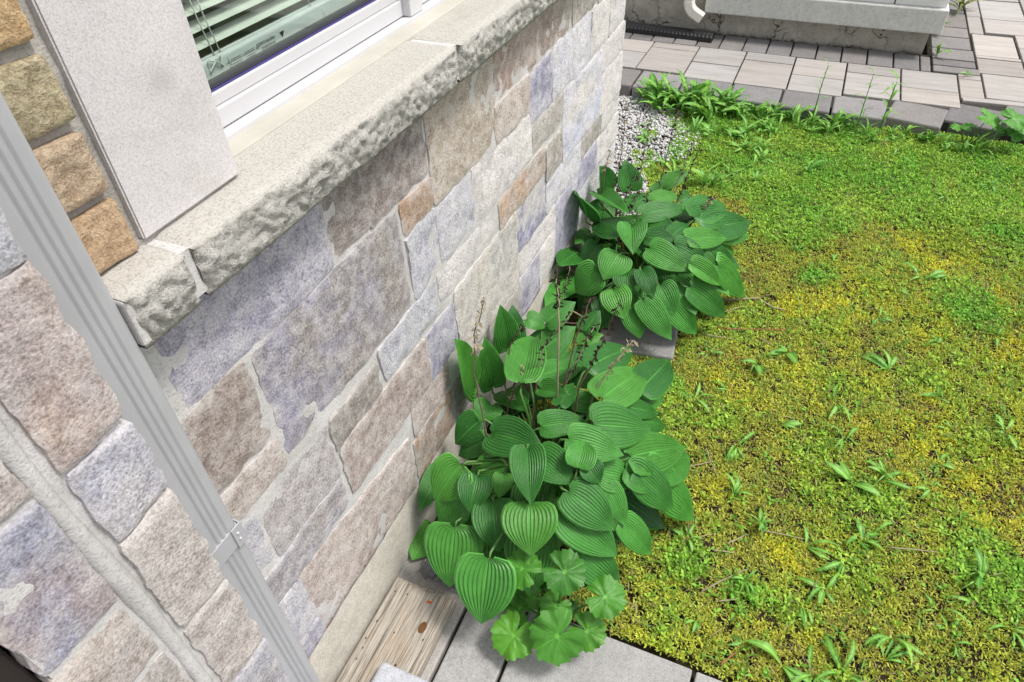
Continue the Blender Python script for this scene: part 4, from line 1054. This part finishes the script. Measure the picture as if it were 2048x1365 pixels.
def make_hosta(name, leaves, stalks, crown, label, grow=1.0):
    root = empty(name, crown); tag(root, label, 'plant', 'broad leaved hostas along the wall')
    cr = Vector(crown)
    for k, L in enumerate(leaves):
        b, t = Vector(L[0:3]), Vector(L[3:6]); w = L[6] * grow; t = b + (t - b) * grow; n = Vector(L[7:10]); fold = L[10]
        ax = t - b; ln = ax.length; ax.normalize()
        n = (n - ax * n.dot(ax)).normalized(); y = n.cross(ax)
        me = LF[k % 3] if fold else LV[(k * 5 + k // 7) % 8]
        wid = w * (1.6 if fold else 1.08)
        o = bpy.data.objects.new('leaf', me); link(o, root)
        M_ = Matrix.Identity(4)
        hz = min(ln, wid) * 1.05
        for r in range(3):
            M_[r][0] = ax[r] * ln; M_[r][1] = y[r] * wid; M_[r][2] = n[r] * hz; M_[r][3] = b[r]
        o.matrix_parent_inverse = Matrix.Identity(4)
        o.matrix_basis = Matrix.Translation(-cr) @ M_
        # leaf stalk from the crown to the blade
        rad = Vector((b.x - cr.x, b.y - cr.y, 0)); rl_ = rad.length
        s0 = cr + (rad.normalized() * .05 if rl_ > .05 else Vector((0, 0, 0))) + Vector((0, 0, .0))
        bb = b - n * .004
        mid = s0.lerp(bb, .55) + Vector((0, 0, .03 + .12 * bb.z)) - ax * .02
        pre = bb - ax * .02 - Vector((0, 0, .012))
        obj('petiole', tube_mesh('petiole', [s0, s0.lerp(mid, .6), mid, pre, bb + ax * .006], [.006, .005, .0045, .0036, .0024], 6), PETIOLE, root)
    # older leaves underneath, hanging outwards close to the soil
    rs = random.Random(len(leaves))
    for k in range(34):
        az = k * 2.39996 + rs.uniform(-.25, .25); rr = rs.uniform(.10, .27); up_ = rs.uniform(.09, .25)
        b = cr + Vector((math.cos(az) * rr * 1.15, math.sin(az) * rr * .85, up_)); ln = rs.uniform(.13, .20)
        if b.y > .66: b.y = .66
        ax = Vector((math.cos(az), math.sin(az), -rs.uniform(.35, .9))).normalized()
        if b.y + ax.y * ln > .71: ax = Vector((ax.x, .15, ax.z)).normalized()
        t = b + ax * ln
        if t.z < .02: ax.z += (.02 - t.z) / ln; ax.normalize()
        n = Vector((math.cos(az) * .5, math.sin(az) * .5, 1)); n = (n - ax * n.dot(ax)).normalized(); y = n.cross(ax); wid = ln * rs.uniform(.7, .9)
        o = bpy.data.objects.new('leaf', LV[k % 8]); link(o, root)
        M_ = Matrix.Identity(4)
        for r in range(3): M_[r][0] = ax[r] * ln; M_[r][1] = y[r] * wid; M_[r][2] = n[r] * wid; M_[r][3] = b[r]
        o.matrix_basis = Matrix.Translation(-cr) @ M_
        obj('petiole', tube_mesh('petiole', [cr, cr.lerp(b, .5) + Vector((0, 0, .04)), b + ax * .005], [.005, .0045, .0025], 6), PETIOLE, root)
    for k, P in enumerate(stalks):
        pts = [Vector(p) for p in P]
        rs = random.Random(k + 50)
        # start each dried stalk down in the crown
        foot = Vector((cr.x + (pts[0].x - cr.x) * .6, cr.y + (pts[0].y - cr.y) * .6, .02))
        path = [foot] + pts
        fine = []
        for i in range(len(path) - 1):
            for q in range(5):
                p = path[i].lerp(path[i + 1], q / 5)
                fine.append(p + Vector((rs.uniform(-1, 1), rs.uniform(-1, 1), 0)) * .0025)
        fine.append(path[-1])
        m_ = len(fine)
        dark = k % 3 != 0 if name else True
        so = obj('flower_stalk', tube_mesh('flower_stalk', fine, [.0032 * (1 - .62 * i / m_) for i in range(m_)], 6), DRY_PALE if k % 2 else DRY_BROWN, root)
        # withered pods near the top
        V, F = [], []
        top = fine[int(m_ * .50):] if k % 4 != 2 else fine[int(m_ * .72):]
        for p in top:
            for q in range(4):
                dirv = Vector((rs.uniform(-1, 1), rs.uniform(-1, 1), rs.uniform(-.9, .5))).normalized()
                sd_ = dirv.orthogonal().normalized() * rs.uniform(.0016, .0046); ln_ = rs.uniform(.007, .025)
                up = dirv.cross(sd_).normalized() * .0014
                a0 = p; b0 = p + dirv * ln_ * .55; c0 = p + dirv * ln_ + Vector((0, 0, -.003))
                bi = len(V); V += [a0, b0 + sd_, b0 - sd_, b0 + up, c0]
                F += [(bi, bi + 1, bi + 3), (bi, bi + 3, bi + 2), (bi, bi + 2, bi + 1), (bi + 1, bi + 4, bi + 3), (bi + 3, bi + 4, bi + 2), (bi + 2, bi + 4, bi + 1)]
        obj('seed_head', mesh('seed_head', V, F), DRY_DARK if (k % 5) else DRY_PALE, so)
    return root
make_hosta('hosta_plant', HOSTA_A, STALKS_A, (1.20, .44, 0), 'green hosta growing between the wooden board end and the brown grey slab')
make_hosta('hosta_plant', HOSTA_B, STALKS_B, (2.33, .42, 0), 'green hosta between the brown grey slab and the white gravel with tall pale stalks', 1.1)

# ------------------------------------------------------------------ coltsfoot with round toothed leaves
def colt_leaf(seed):
    rs = random.Random(seed); NR, NA = 7, 90; V, F, A = [(0, 0, 0)], [], [.8]
    for r in range(1, NR + 1):
        q = r / NR
        for k in range(NA):
            a = math.pi * 2 * k / NA
            lobes = 7
            tooth = 1 + .035 * math.sin(a * lobes * 1.0 + seed) + (.13 * ((a * 17 / 6.2832 + .03 * math.sin(a * 5 + seed)) % 1.0) ** 1.4 - .06) * q ** 4
            back = abs(((a - math.pi) + math.pi) % (2 * math.pi) - math.pi)      # 0 at the stalk notch
            back = abs(a - math.pi)
            notch = 1 - .80 * math.exp(-(back / .20) ** 2)
            R = q * tooth * (notch ** (.4 + .6 * q))
            x, y = R * math.cos(a) + .0, R * math.sin(a)
            vein = abs(math.sin(a * 3.5)) + .25 * abs(math.sin(a * 10.5)) * q
            z = .11 * q ** 2 * math.sin(a * 3 + seed) + .06 * q ** 2 * math.sin(a * 8 + seed * 2) + .035 * q * (vein - .5) + .05 * q - .10 * q ** 3
            z += .05 * noise.noise(Vector((x * 7, y * 7, seed)))
            V.append((x, y, z)); A.append(max(0, (.10 - vein) * 7) * (1 - .7 * q))
    for k in range(NA): F.append((0, 1 + k, 1 + (k + 1) % NA))
    for r in range(NR - 1):
        for k in range(NA):
            k2 = (k + 1) % NA; a, b = 1 + r * NA, 1 + (r + 1) * NA
            F.append((a + k, b + k, b + k2, a + k2))
    me = mesh('leaf', V, F, True)
    at = me.attributes.new('vein', 'FLOAT', 'POINT'); at.data.foreach_set('value', A)
    me.materials.append(COLT)
    return me
CV = [colt_leaf(k * 1.7) for k in range(4)]
def make_colt(data, crown, label):
    root = empty('coltsfoot_plant', crown); tag(root, label, 'plant', 'round leaved coltsfoot plants')
    cr = Vector(crown)
    for k, (x, y, z, r) in enumerate(data):
        rs = random.Random(k * 7 + 3)
        p = Vector((x, y, z))
        out = Vector((x - cr.x, y - cr.y, 0)); out = out.normalized() if out.length > .01 else Vector((-1, 0, 0))
        ang = math.atan2(out.y, out.x) + rs.uniform(-.9, .9)
        n = (Vector((0, 0, 1)) + out * .25 + Vector((-.42, -.1, 0)) + Vector((rs.uniform(-.2, .2), rs.uniform(-.2, .2), 0))).normalized()
        ax = Vector((math.cos(ang), math.sin(ang), 0)); ax = (ax - n * ax.dot(n)).normalized(); yy = n.cross(ax)
        o = bpy.data.objects.new('leaf', CV[k % 4]); link(o, root)
        M_ = Matrix.Identity(4)
        for q in range(3): M_[q][0] = ax[q] * r * .90; M_[q][1] = yy[q] * r * .90; M_[q][2] = n[q] * r; M_[q][3] = p[q]
        o.matrix_basis = Matrix.Translation(-cr) @ M_
        obj('petiole', tube_mesh('petiole', [cr + Vector((0, 0, .0)), cr.lerp(p, .5) + Vector((0, 0, .02)), p - n * .003], [.0035, .003, .002], 6), PETIOLE, root)
    return root
make_colt(COLT_A, (.80, .27, 0), 'bright green toothed coltsfoot spreading over the grey pavers below the hosta')
make_colt(COLT_B, (4.10, -.86, 0), 'round leaved coltsfoot against the kerb of the walkway')

# ------------------------------------------------------------------ weeds
def weed_leaf(seed, teeth, wid, droop):
    rs = random.Random(seed); NX, NY = 22, 4; V, F, A = [], [], []
    for i in range(NX + 1):
        t = i / NX
        w = wid * (.12 + .88 * math.sin(math.pi * min(1, .08 + t * .92)) ** 1.1 * (t ** .55)) if t < 1 else .005
        w *= (1 - teeth * (1 if i % 3 == 0 else (.45 if i % 3 == 1 else 0)) * (1 - .5 * t))
        for j in range(NY + 1):
            s = j / NY * 2 - 1
            V.append((t - abs(s) * .03 * (1 if i % 3 == 0 else 0), s * w + .03 * math.sin(t * 4 + seed), droop * math.sin(t * math.pi * .9) - droop * .6 * t * t + .22 * abs(s) * w + .02 * noise.noise(Vector((t * 6, s * 2, seed)))))
            A.append(.8 * max(0, 1 - abs(s) * 2.6) * (1 - t * .7))
    n = NY + 1
    for i in range(NX):
        for j in range(NY): q = i * n + j; F.append((q, q + n, q + n + 1, q + 1))
    me = mesh('leaf', V, F, True)
    at = me.attributes.new('vein', 'FLOAT', 'POINT'); at.data.foreach_set('value', A)
    return me
WL = [weed_leaf(1, .60, .15, .22), weed_leaf(2, .50, .13, .16), weed_leaf(3, .05, .17, .22), weed_leaf(4, .65, .14, .26), weed_leaf(5, .0, .24, .16), weed_leaf(6, .0, .06, .30)]
for w_ in WL: w_.materials.append(WEED)
WO = [w_.copy() for w_ in WL[:3]]
for w_ in WO: w_.materials.clear(); w_.materials.append(WEED_OLIVE)
def make_weed(name, x, y, z, size, nl, lift, label, group, meshes=None, seed=0):
    root = empty(name, (x, y, z)); tag(root, label, 'weed', group)
    rs = random.Random(seed); a0 = rs.uniform(0, 6.28)
    for k in range(nl):
        ln = size * rs.uniform(.55, 1.25)
        el_ = math.radians(rs.uniform(*lift)); az = a0 + rs.gauss(0, 1.5)
        o = bpy.data.objects.new('leaf', (meshes or WL)[rs.randrange(len(meshes or WL))]); link(o, root)
        o.rotation_euler = (rs.uniform(-.5, .5), -el_, az); o.scale = (ln, ln * rs.uniform(.6, 1.1), ln)
        o.location = (0, 0, .004)
    return root
KINDS = [('low rosette of toothed leaves', [0, 1, 3], (2, 24), 6), ('broad oval leaved weed', [2, 4], (5, 30), 5), ('tuft of narrow pale green leaves', [5, 2], (15, 60), 8)]
for k, (x, y, s) in enumerate(WEEDS):
    if y > .12 and x < 2.9: y = .1
    kd = KINDS[(0, 0, 1, 0, 2, 0, 1)[k % 7]]
    if x > 2.9: place = 'among clover near the walkway'
    elif x < 1.15: place = 'in the lawn close to the grey pavers'
    elif y > -.12: place = 'in the lawn at the edge of the hostas'
    elif x > 2.0: place = 'in yellow moss level with the far hosta'
    else: place = 'in olive moss level with the near hosta'
    lab = kd[0] + ' ' + place
    make_weed('weed', x, y, float(gz(np.array([x]), np.array([y]))[0]) - .006, s * .85, kd[3] - 2 + k % 4, kd[2], lab, lab, [WL[q] for q in kd[1]], k)
for k, (x, y, s) in enumerate(KERB_WEEDS + KERB_WEEDS[:1] * 1 + KERB_WEEDS[5:11]):
    if k >= len(KERB_WEEDS): x, y = x - .09 - .02 * (k % 3), y + .06 * (k % 3 - 1)
    x = min(x, 4.12)
    tall = y > .35
    lab = 'tall leafy dandelion in the thick clump at the kerb by the gravel' if tall else 'dandelion with arching leaves along the open kerb'
    make_weed('dandelion', x, y, -.005, s * (.95 if tall else .9), 11 + k % 5, (12, 66), lab, 'dandelions along the kerb', WL[:4], 100 + k)
rs_ = random.Random(19)
for k in range(46):
    y = -.95 + k * .037 + rs_.uniform(-.03, .03); x = rs_.uniform(3.98, 4.15)
    make_weed('weed', x, y, -.004, rs_.uniform(.05, .115), 6 + k % 4, (18, 72), 'small ragged weed in the green fringe against the kerb', 'weeds fringing the kerb', [WL[q] for q in ((0, 1), (2, 5), (3, 5), (1, 4))[k % 4]], 500 + k)
rs_ = random.Random(9)
for k in range(28):
    x, y = rs_.uniform(3.15, 4.05), rs_.uniform(.12, .82)
    make_weed('weed', x, y, -.004, rs_.uniform(.06, .12), 6 + k % 4, (15, 60), 'fresh green weed between the gravel and the dandelion clump', 'weeds at the gravel edge', WL[:4], 400 + k)
make_weed('weed', 6.28, -.90, WZ - .003, .17, 14, (8, 50), 'olive green weed growing between pavers beside the porch corner', None, WO, 301)
make_weed('weed', 4.95, -.885, WZ - .003, .05, 9, (5, 35), 'small creeping weed in the joint between dark and pale slabs', None, None, 302)
make_weed('weed', 5.26, -.725, WZ - .003, .10, 8, (15, 75), 'sprig of weed at the crumbled foot of the porch corner', None, None, 303)
make_weed('weed', 5.70, -.73, WZ - .003, .13, 6, (30, 80), 'upright weed against the side of the pale porch slab', None, None, 304)
# thin upright seedlings at the kerb
seed_lab = ['slim upright seedling with feathery narrow leaves at the kerb', 'slim seedling with drooping curled leaves at the kerb', 'upright seedling with a tuft of yellow green leaves at the kerb']
for k, P in enumerate(SEEDLINGS):
    pts = [Vector(p) for p in P]; pts[0].z = max(pts[0].z, .0)
    foot = Vector((pts[0].x, pts[0].y, -.005))
    root = empty('seedling', foot); tag(root, seed_lab[k], 'seedling', None)
    path = [foot] + pts; fine = []
    for i in range(len(path) - 1):
        for q in range(4): fine.append(path[i].lerp(path[i + 1], q / 4))
    fine.append(path[-1])
    obj('stem', tube_mesh('stem', fine, [.0035 * (1 - .6 * i / len(fine)) for i in range(len(fine))], 6), PETIOLE, root)
    rs = random.Random(k)
    for q in range(12):
        p = fine[int(len(fine) * (.30 + .69 * q / 12))]
        o = bpy.data.objects.new('leaf', WL[2]); link(o, root)
        ln = rs.uniform(.05, .085) * (.75 if k == 0 else 1.0)
        o.rotation_euler = (0, -math.radians(rs.uniform(-10, 55)), q * 2.4 + rs.uniform(-.4, .4)); o.scale = (ln, ln * (.55 if k != 2 else .9), ln)
        o.location = p - foot

# ------------------------------------------------------------------ lawn cover: moss, clover, fine grass, thatch
def field(x, y, blobs):
    f = np.zeros_like(x)
    for bx, by, r in blobs: f = np.maximum(f, np.exp(-(((x - bx) ** 2 + (y - by) ** 2) / (r * r))))
    return f
def lawn_points(n, seed):
    r = np.random.default_rng(seed)
    x = r.uniform(.72, 4.22, n); y = r.uniform(-1.9, .80, n)
    return x, y, r
def inside(x, y):
    ok = (y < .62) | ((x > 2.96) & (vnoise(x, y, 9, 61) > .42 + .25 * np.clip((y - .5) / .3, 0, 1)))
    ok &= ~((x < .835) & (y > -.26))                                   # pavers
    ok &= ~((x < 1.0) & (y > .42))
    return ok
def tufts(n, seed, size, colf, keep, nleaf=3, tilt=(.3, 1.3), wide=.35, zoff=0.0):
    x, y, r = lawn_points(n, seed)
    k = inside(x, y) & (r.random(n) < keep(x, y)); x, y = x[k], y[k]; m_ = len(x)
    z = gz(x, y) + zoff
    c = colf(x, y, r)
    Vs, Cs = [], []
    az0 = r.uniform(0, 6.28, m_)
    for q in range(nleaf):
        az = az0 + q * 6.283 / nleaf + r.uniform(-.5, .5, m_)
        el_ = r.uniform(tilt[0], tilt[1], m_); ln = size * r.uniform(.6, 1.4, m_)
        d = np.stack([np.cos(az) * np.cos(el_), np.sin(az) * np.cos(el_), np.sin(el_)], 1)
        s = np.stack([-np.sin(az), np.cos(az), np.zeros(m_)], 1) * (ln * wide)[:, None]
        p = np.stack([x, y, z], 1)
        a = p; b = p + d * (ln * .55)[:, None] + s * .5; e = p + d * (ln * .55)[:, None] - s * .5; t = p + d * ln[:, None] - np.array([0, 0, .15]) * ln[:, None]
        Vs.append(np.stack([a, b, t, e], 1)); v = r.uniform(.45, 1.35, (m_, 1))
        Cs.append(np.repeat((c * v)[:, None, :], 4, 1))
    V = np.concatenate(Vs).reshape(-1, 3); Cc = np.clip(np.concatenate(Cs).reshape(-1, 3), 0, 1)
    F = np.arange(len(V)).reshape(-1, 4)
    return V, F, Cc
def region(x, y):
    """how green (clover) a spot is, how yellow, how bare"""
    nA = vnoise(x, y, 2.2, 21); nB = vnoise(x, y, 6.5, 22); nC = vnoise(x, y, 14, 23)
    far = np.clip((x - 2.75 + (nA - .5) * 1.4) / 1.0, 0, 1)
    grn = np.clip(np.maximum(far * .95, field(x, y, GREEN)) + (nB - .55) * .7, 0, 1)
    yel = np.clip(field(x, y, YELLOW) * 1.1 + (nC - .60) * 1.4, 0, 1)
    brn = np.clip(field(x, y, BROWN) * 1.0 + (vnoise(x, y, 9, 24) - .76) * 2.2, 0, 1)
    return grn, yel, brn, nB
def lerp3(a, b, f): return a * (1 - f[:, None]) + b * f[:, None]
OLIVE = np.array([.46, .475, .085]); YEL = np.array([.70, .69, .065]); GRN = np.array([.20, .48, .055]); LIME = np.array([.46, .60, .080]); BRN = np.array([.24, .16, .085]); STRAW = np.array([.36, .29, .15])
def moss_col(x, y, r):
    g_, ye, br, nB = region(x, y)
    c = lerp3(np.tile(OLIVE, (len(x), 1)), np.tile(LIME, (len(x), 1)), np.clip(nB * 1.3 - .2 + g_ * .4, 0, 1))
    c = lerp3(c, np.tile(YEL, (len(x), 1)), np.clip(ye * .9 + r.random(len(x)) * .18, 0, 1))
    c = lerp3(c, np.tile(GRN, (len(x), 1)), np.clip(g_ * .75, 0, 1))
    return lerp3(c, np.tile(BRN, (len(x), 1)), np.clip(br * .75, 0, 1))
V, F, Cc = tufts(310000, 31, .0150, moss_col, lambda x, y: np.clip(.98 - .55 * region(x, y)[2] - .25 * region(x, y)[0], .1, 1) * np.clip((vnoise(x, y, 110, 51) * .6 + vnoise(x, y, 50, 52) * .4 - .34) * 5, .14, 1), 3, (.15, 1.25), .26)
moss = obj('moss', np_mesh('moss', V, F, {'col': ('FLOAT_COLOR', Cc)}), GROUNDCOVER)
tag(moss, 'yellow green moss carpeting the lawn', 'moss', None, 'stuff')
def clover_col(x, y, r):
    g_, ye, br, nB = region(x, y)
    c = lerp3(np.tile(GRN, (len(x), 1)), np.tile(LIME, (len(x), 1)), np.clip(nB * .9 + r.random(len(x)) * .4 - .35, 0, 1))
    return lerp3(c, np.tile(np.array([.36, .40, .04]), (len(x), 1)), np.clip(ye * .6, 0, 1))
V, F, Cc = tufts(170000, 37, .0165, clover_col, lambda x, y: np.clip(region(x, y)[0] * 1.0 - .1 - .4 * region(x, y)[2] + .05, 0.02, 1) * np.clip((vnoise(x, y, 45, 53) - .2) * 4, .2, 1), 3, (.10, 1.15), .44, .008)
clv = obj('clover', np_mesh('clover', V, F, {'col': ('FLOAT_COLOR', Cc)}), GROUNDCOVER)
tag(clv, 'small bright green clover leaves filling the lawn near the walkway', 'clover', None, 'stuff')
def grass_col(x, y, r): return lerp3(np.tile(np.array([.16, .36, .05]), (len(x), 1)), np.tile(STRAW, (len(x), 1)), (r.random(len(x)) < .22) * .9)
V, F, Cc = tufts(26000, 41, .042, grass_col, lambda x, y: np.clip(.25 + region(x, y)[0] * .7, 0, 1), 2, (.25, 1.2), .075)
grs = obj('grass', np_mesh('grass', V, F, {'col': ('FLOAT_COLOR', Cc)}), GROUNDCOVER)
tag(grs, 'thin grass blades scattered through the moss', 'grass', None, 'stuff')
def straw_col(x, y, r): return lerp3(np.tile(STRAW, (len(x), 1)), np.tile(BRN * 1.2, (len(x), 1)), r.random(len(x)))
V, F, Cc = tufts(34000, 43, .030, straw_col, lambda x, y: np.clip(.20 + region(x, y)[2] * .9, 0, 1), 2, (.0, .35), .05, .003)
thatch = obj('dry_thatch', np_mesh('dry_thatch', V, F, {'col': ('FLOAT_COLOR', Cc)}), GROUNDCOVER)
tag(thatch, 'dry brown thatch on the bare patches of the lawn', 'thatch', None, 'stuff')

# dry stems lying on the lawn
stick_lab = ['straight red brown stem lying on moss beside the far hosta', 'pale curled dry leaf stalk beside the far hosta', 'short dark dry twig on yellow moss', 'straw coloured twig lying near the coltsfoot and pavers', 'long pale straw lying across olive moss', 'short whitish dry stem near the near hosta tip', 'brown bent twig beside a low weed', 'dry pale stem crossing soil under the near hosta', 'thin arched straw beside a weed rosette', 'long tan dry stalk growing out of a weed rosette', 'grey dry stalk under the far hosta leaves', 'reddish twig near the paver corner', 'pale dry leaf strip beneath the near hosta', 'thin dry straw beside the red brown stem']
for k, P in enumerate(STICKS):
    pts = [Vector(p) for p in P]; fine = []
    for i in range(len(pts) - 1):
        for q in range(5): fine.append(pts[i].lerp(pts[i + 1], q / 5) + Vector((0, random.uniform(-.002, .002), random.uniform(-.002, .003))))
    fine.append(pts[-1])
    for f_ in fine: f_.z = float(gz(np.array([f_.x]), np.array([f_.y]))[0]) + .012
    r0 = .0045 if k == 1 else .0026
    o = obj('dry_stem', tube_mesh('dry_stem', fine, [r0 * (1 - .5 * i / len(fine)) for i in range(len(fine))], 6), DRY_RED if k in (0, 11) else DRY_PALE)
    tag(o, stick_lab[k], 'stem')

# ------------------------------------------------------------------ white gravel at the corner
def gravel():
    r = np.random.default_rng(77); n = 12000
    x = r.uniform(2.75, 4.20, n); y = r.uniform(.30, 1.5, n)
    edge = .57 + .16 * (vnoise(x, y, 4, 71) - .5) * 2 + .14 * np.clip((x - 3.6) / .6, 0, 1)
    k = (y > edge) & ~((x < 2.93) & (y > .70)); x, y = x[k], y[k]; m_ = len(x)
    base = np.array([(1, 0, 0), (-1, 0, 0), (0, 1, 0), (0, -1, 0), (0, 0, 1), (0, 0, -1)], float)
    F0 = np.array([(0, 2, 4), (2, 1, 4), (1, 3, 4), (3, 0, 4), (2, 0, 5), (1, 2, 5), (3, 1, 5), (0, 3, 5)])
    s = r.uniform(.007, .014, (m_, 1, 1)); an = r.uniform(.6, 1.2, (m_, 1, 3))
    P = base[None] * s * an + r.normal(0, .0016, (m_, 6, 3))
    a = r.uniform(0, 6.28, m_); c_, s_ = np.cos(a)[:, None], np.sin(a)[:, None]
    Px = P[:, :, 0] * c_ - P[:, :, 1] * s_; Py = P[:, :, 0] * s_ + P[:, :, 1] * c_
    z = gz(x, y) + r.uniform(.001, .014, m_)
    V = np.stack([Px + x[:, None], Py + y[:, None], P[:, :, 2] * .8 + z[:, None]], -1).reshape(-1, 3)
    F = (F0[None] + (np.arange(m_) * 6)[:, None, None]).reshape(-1, 3)
    g_ = r.uniform(.36, .60, (m_, 1)); C = np.repeat((g_ * np.array([[1.0, .98, .96]]))[:, None], 6, 1).reshape(-1, 3)
    return np_mesh('gravel', V, F, {'col': ('FLOAT_COLOR', C)})
gv = obj('gravel', gravel(), GRAVEL); tag(gv, 'loose white gravel at the foot of the wall corner', 'gravel', None, 'stuff')
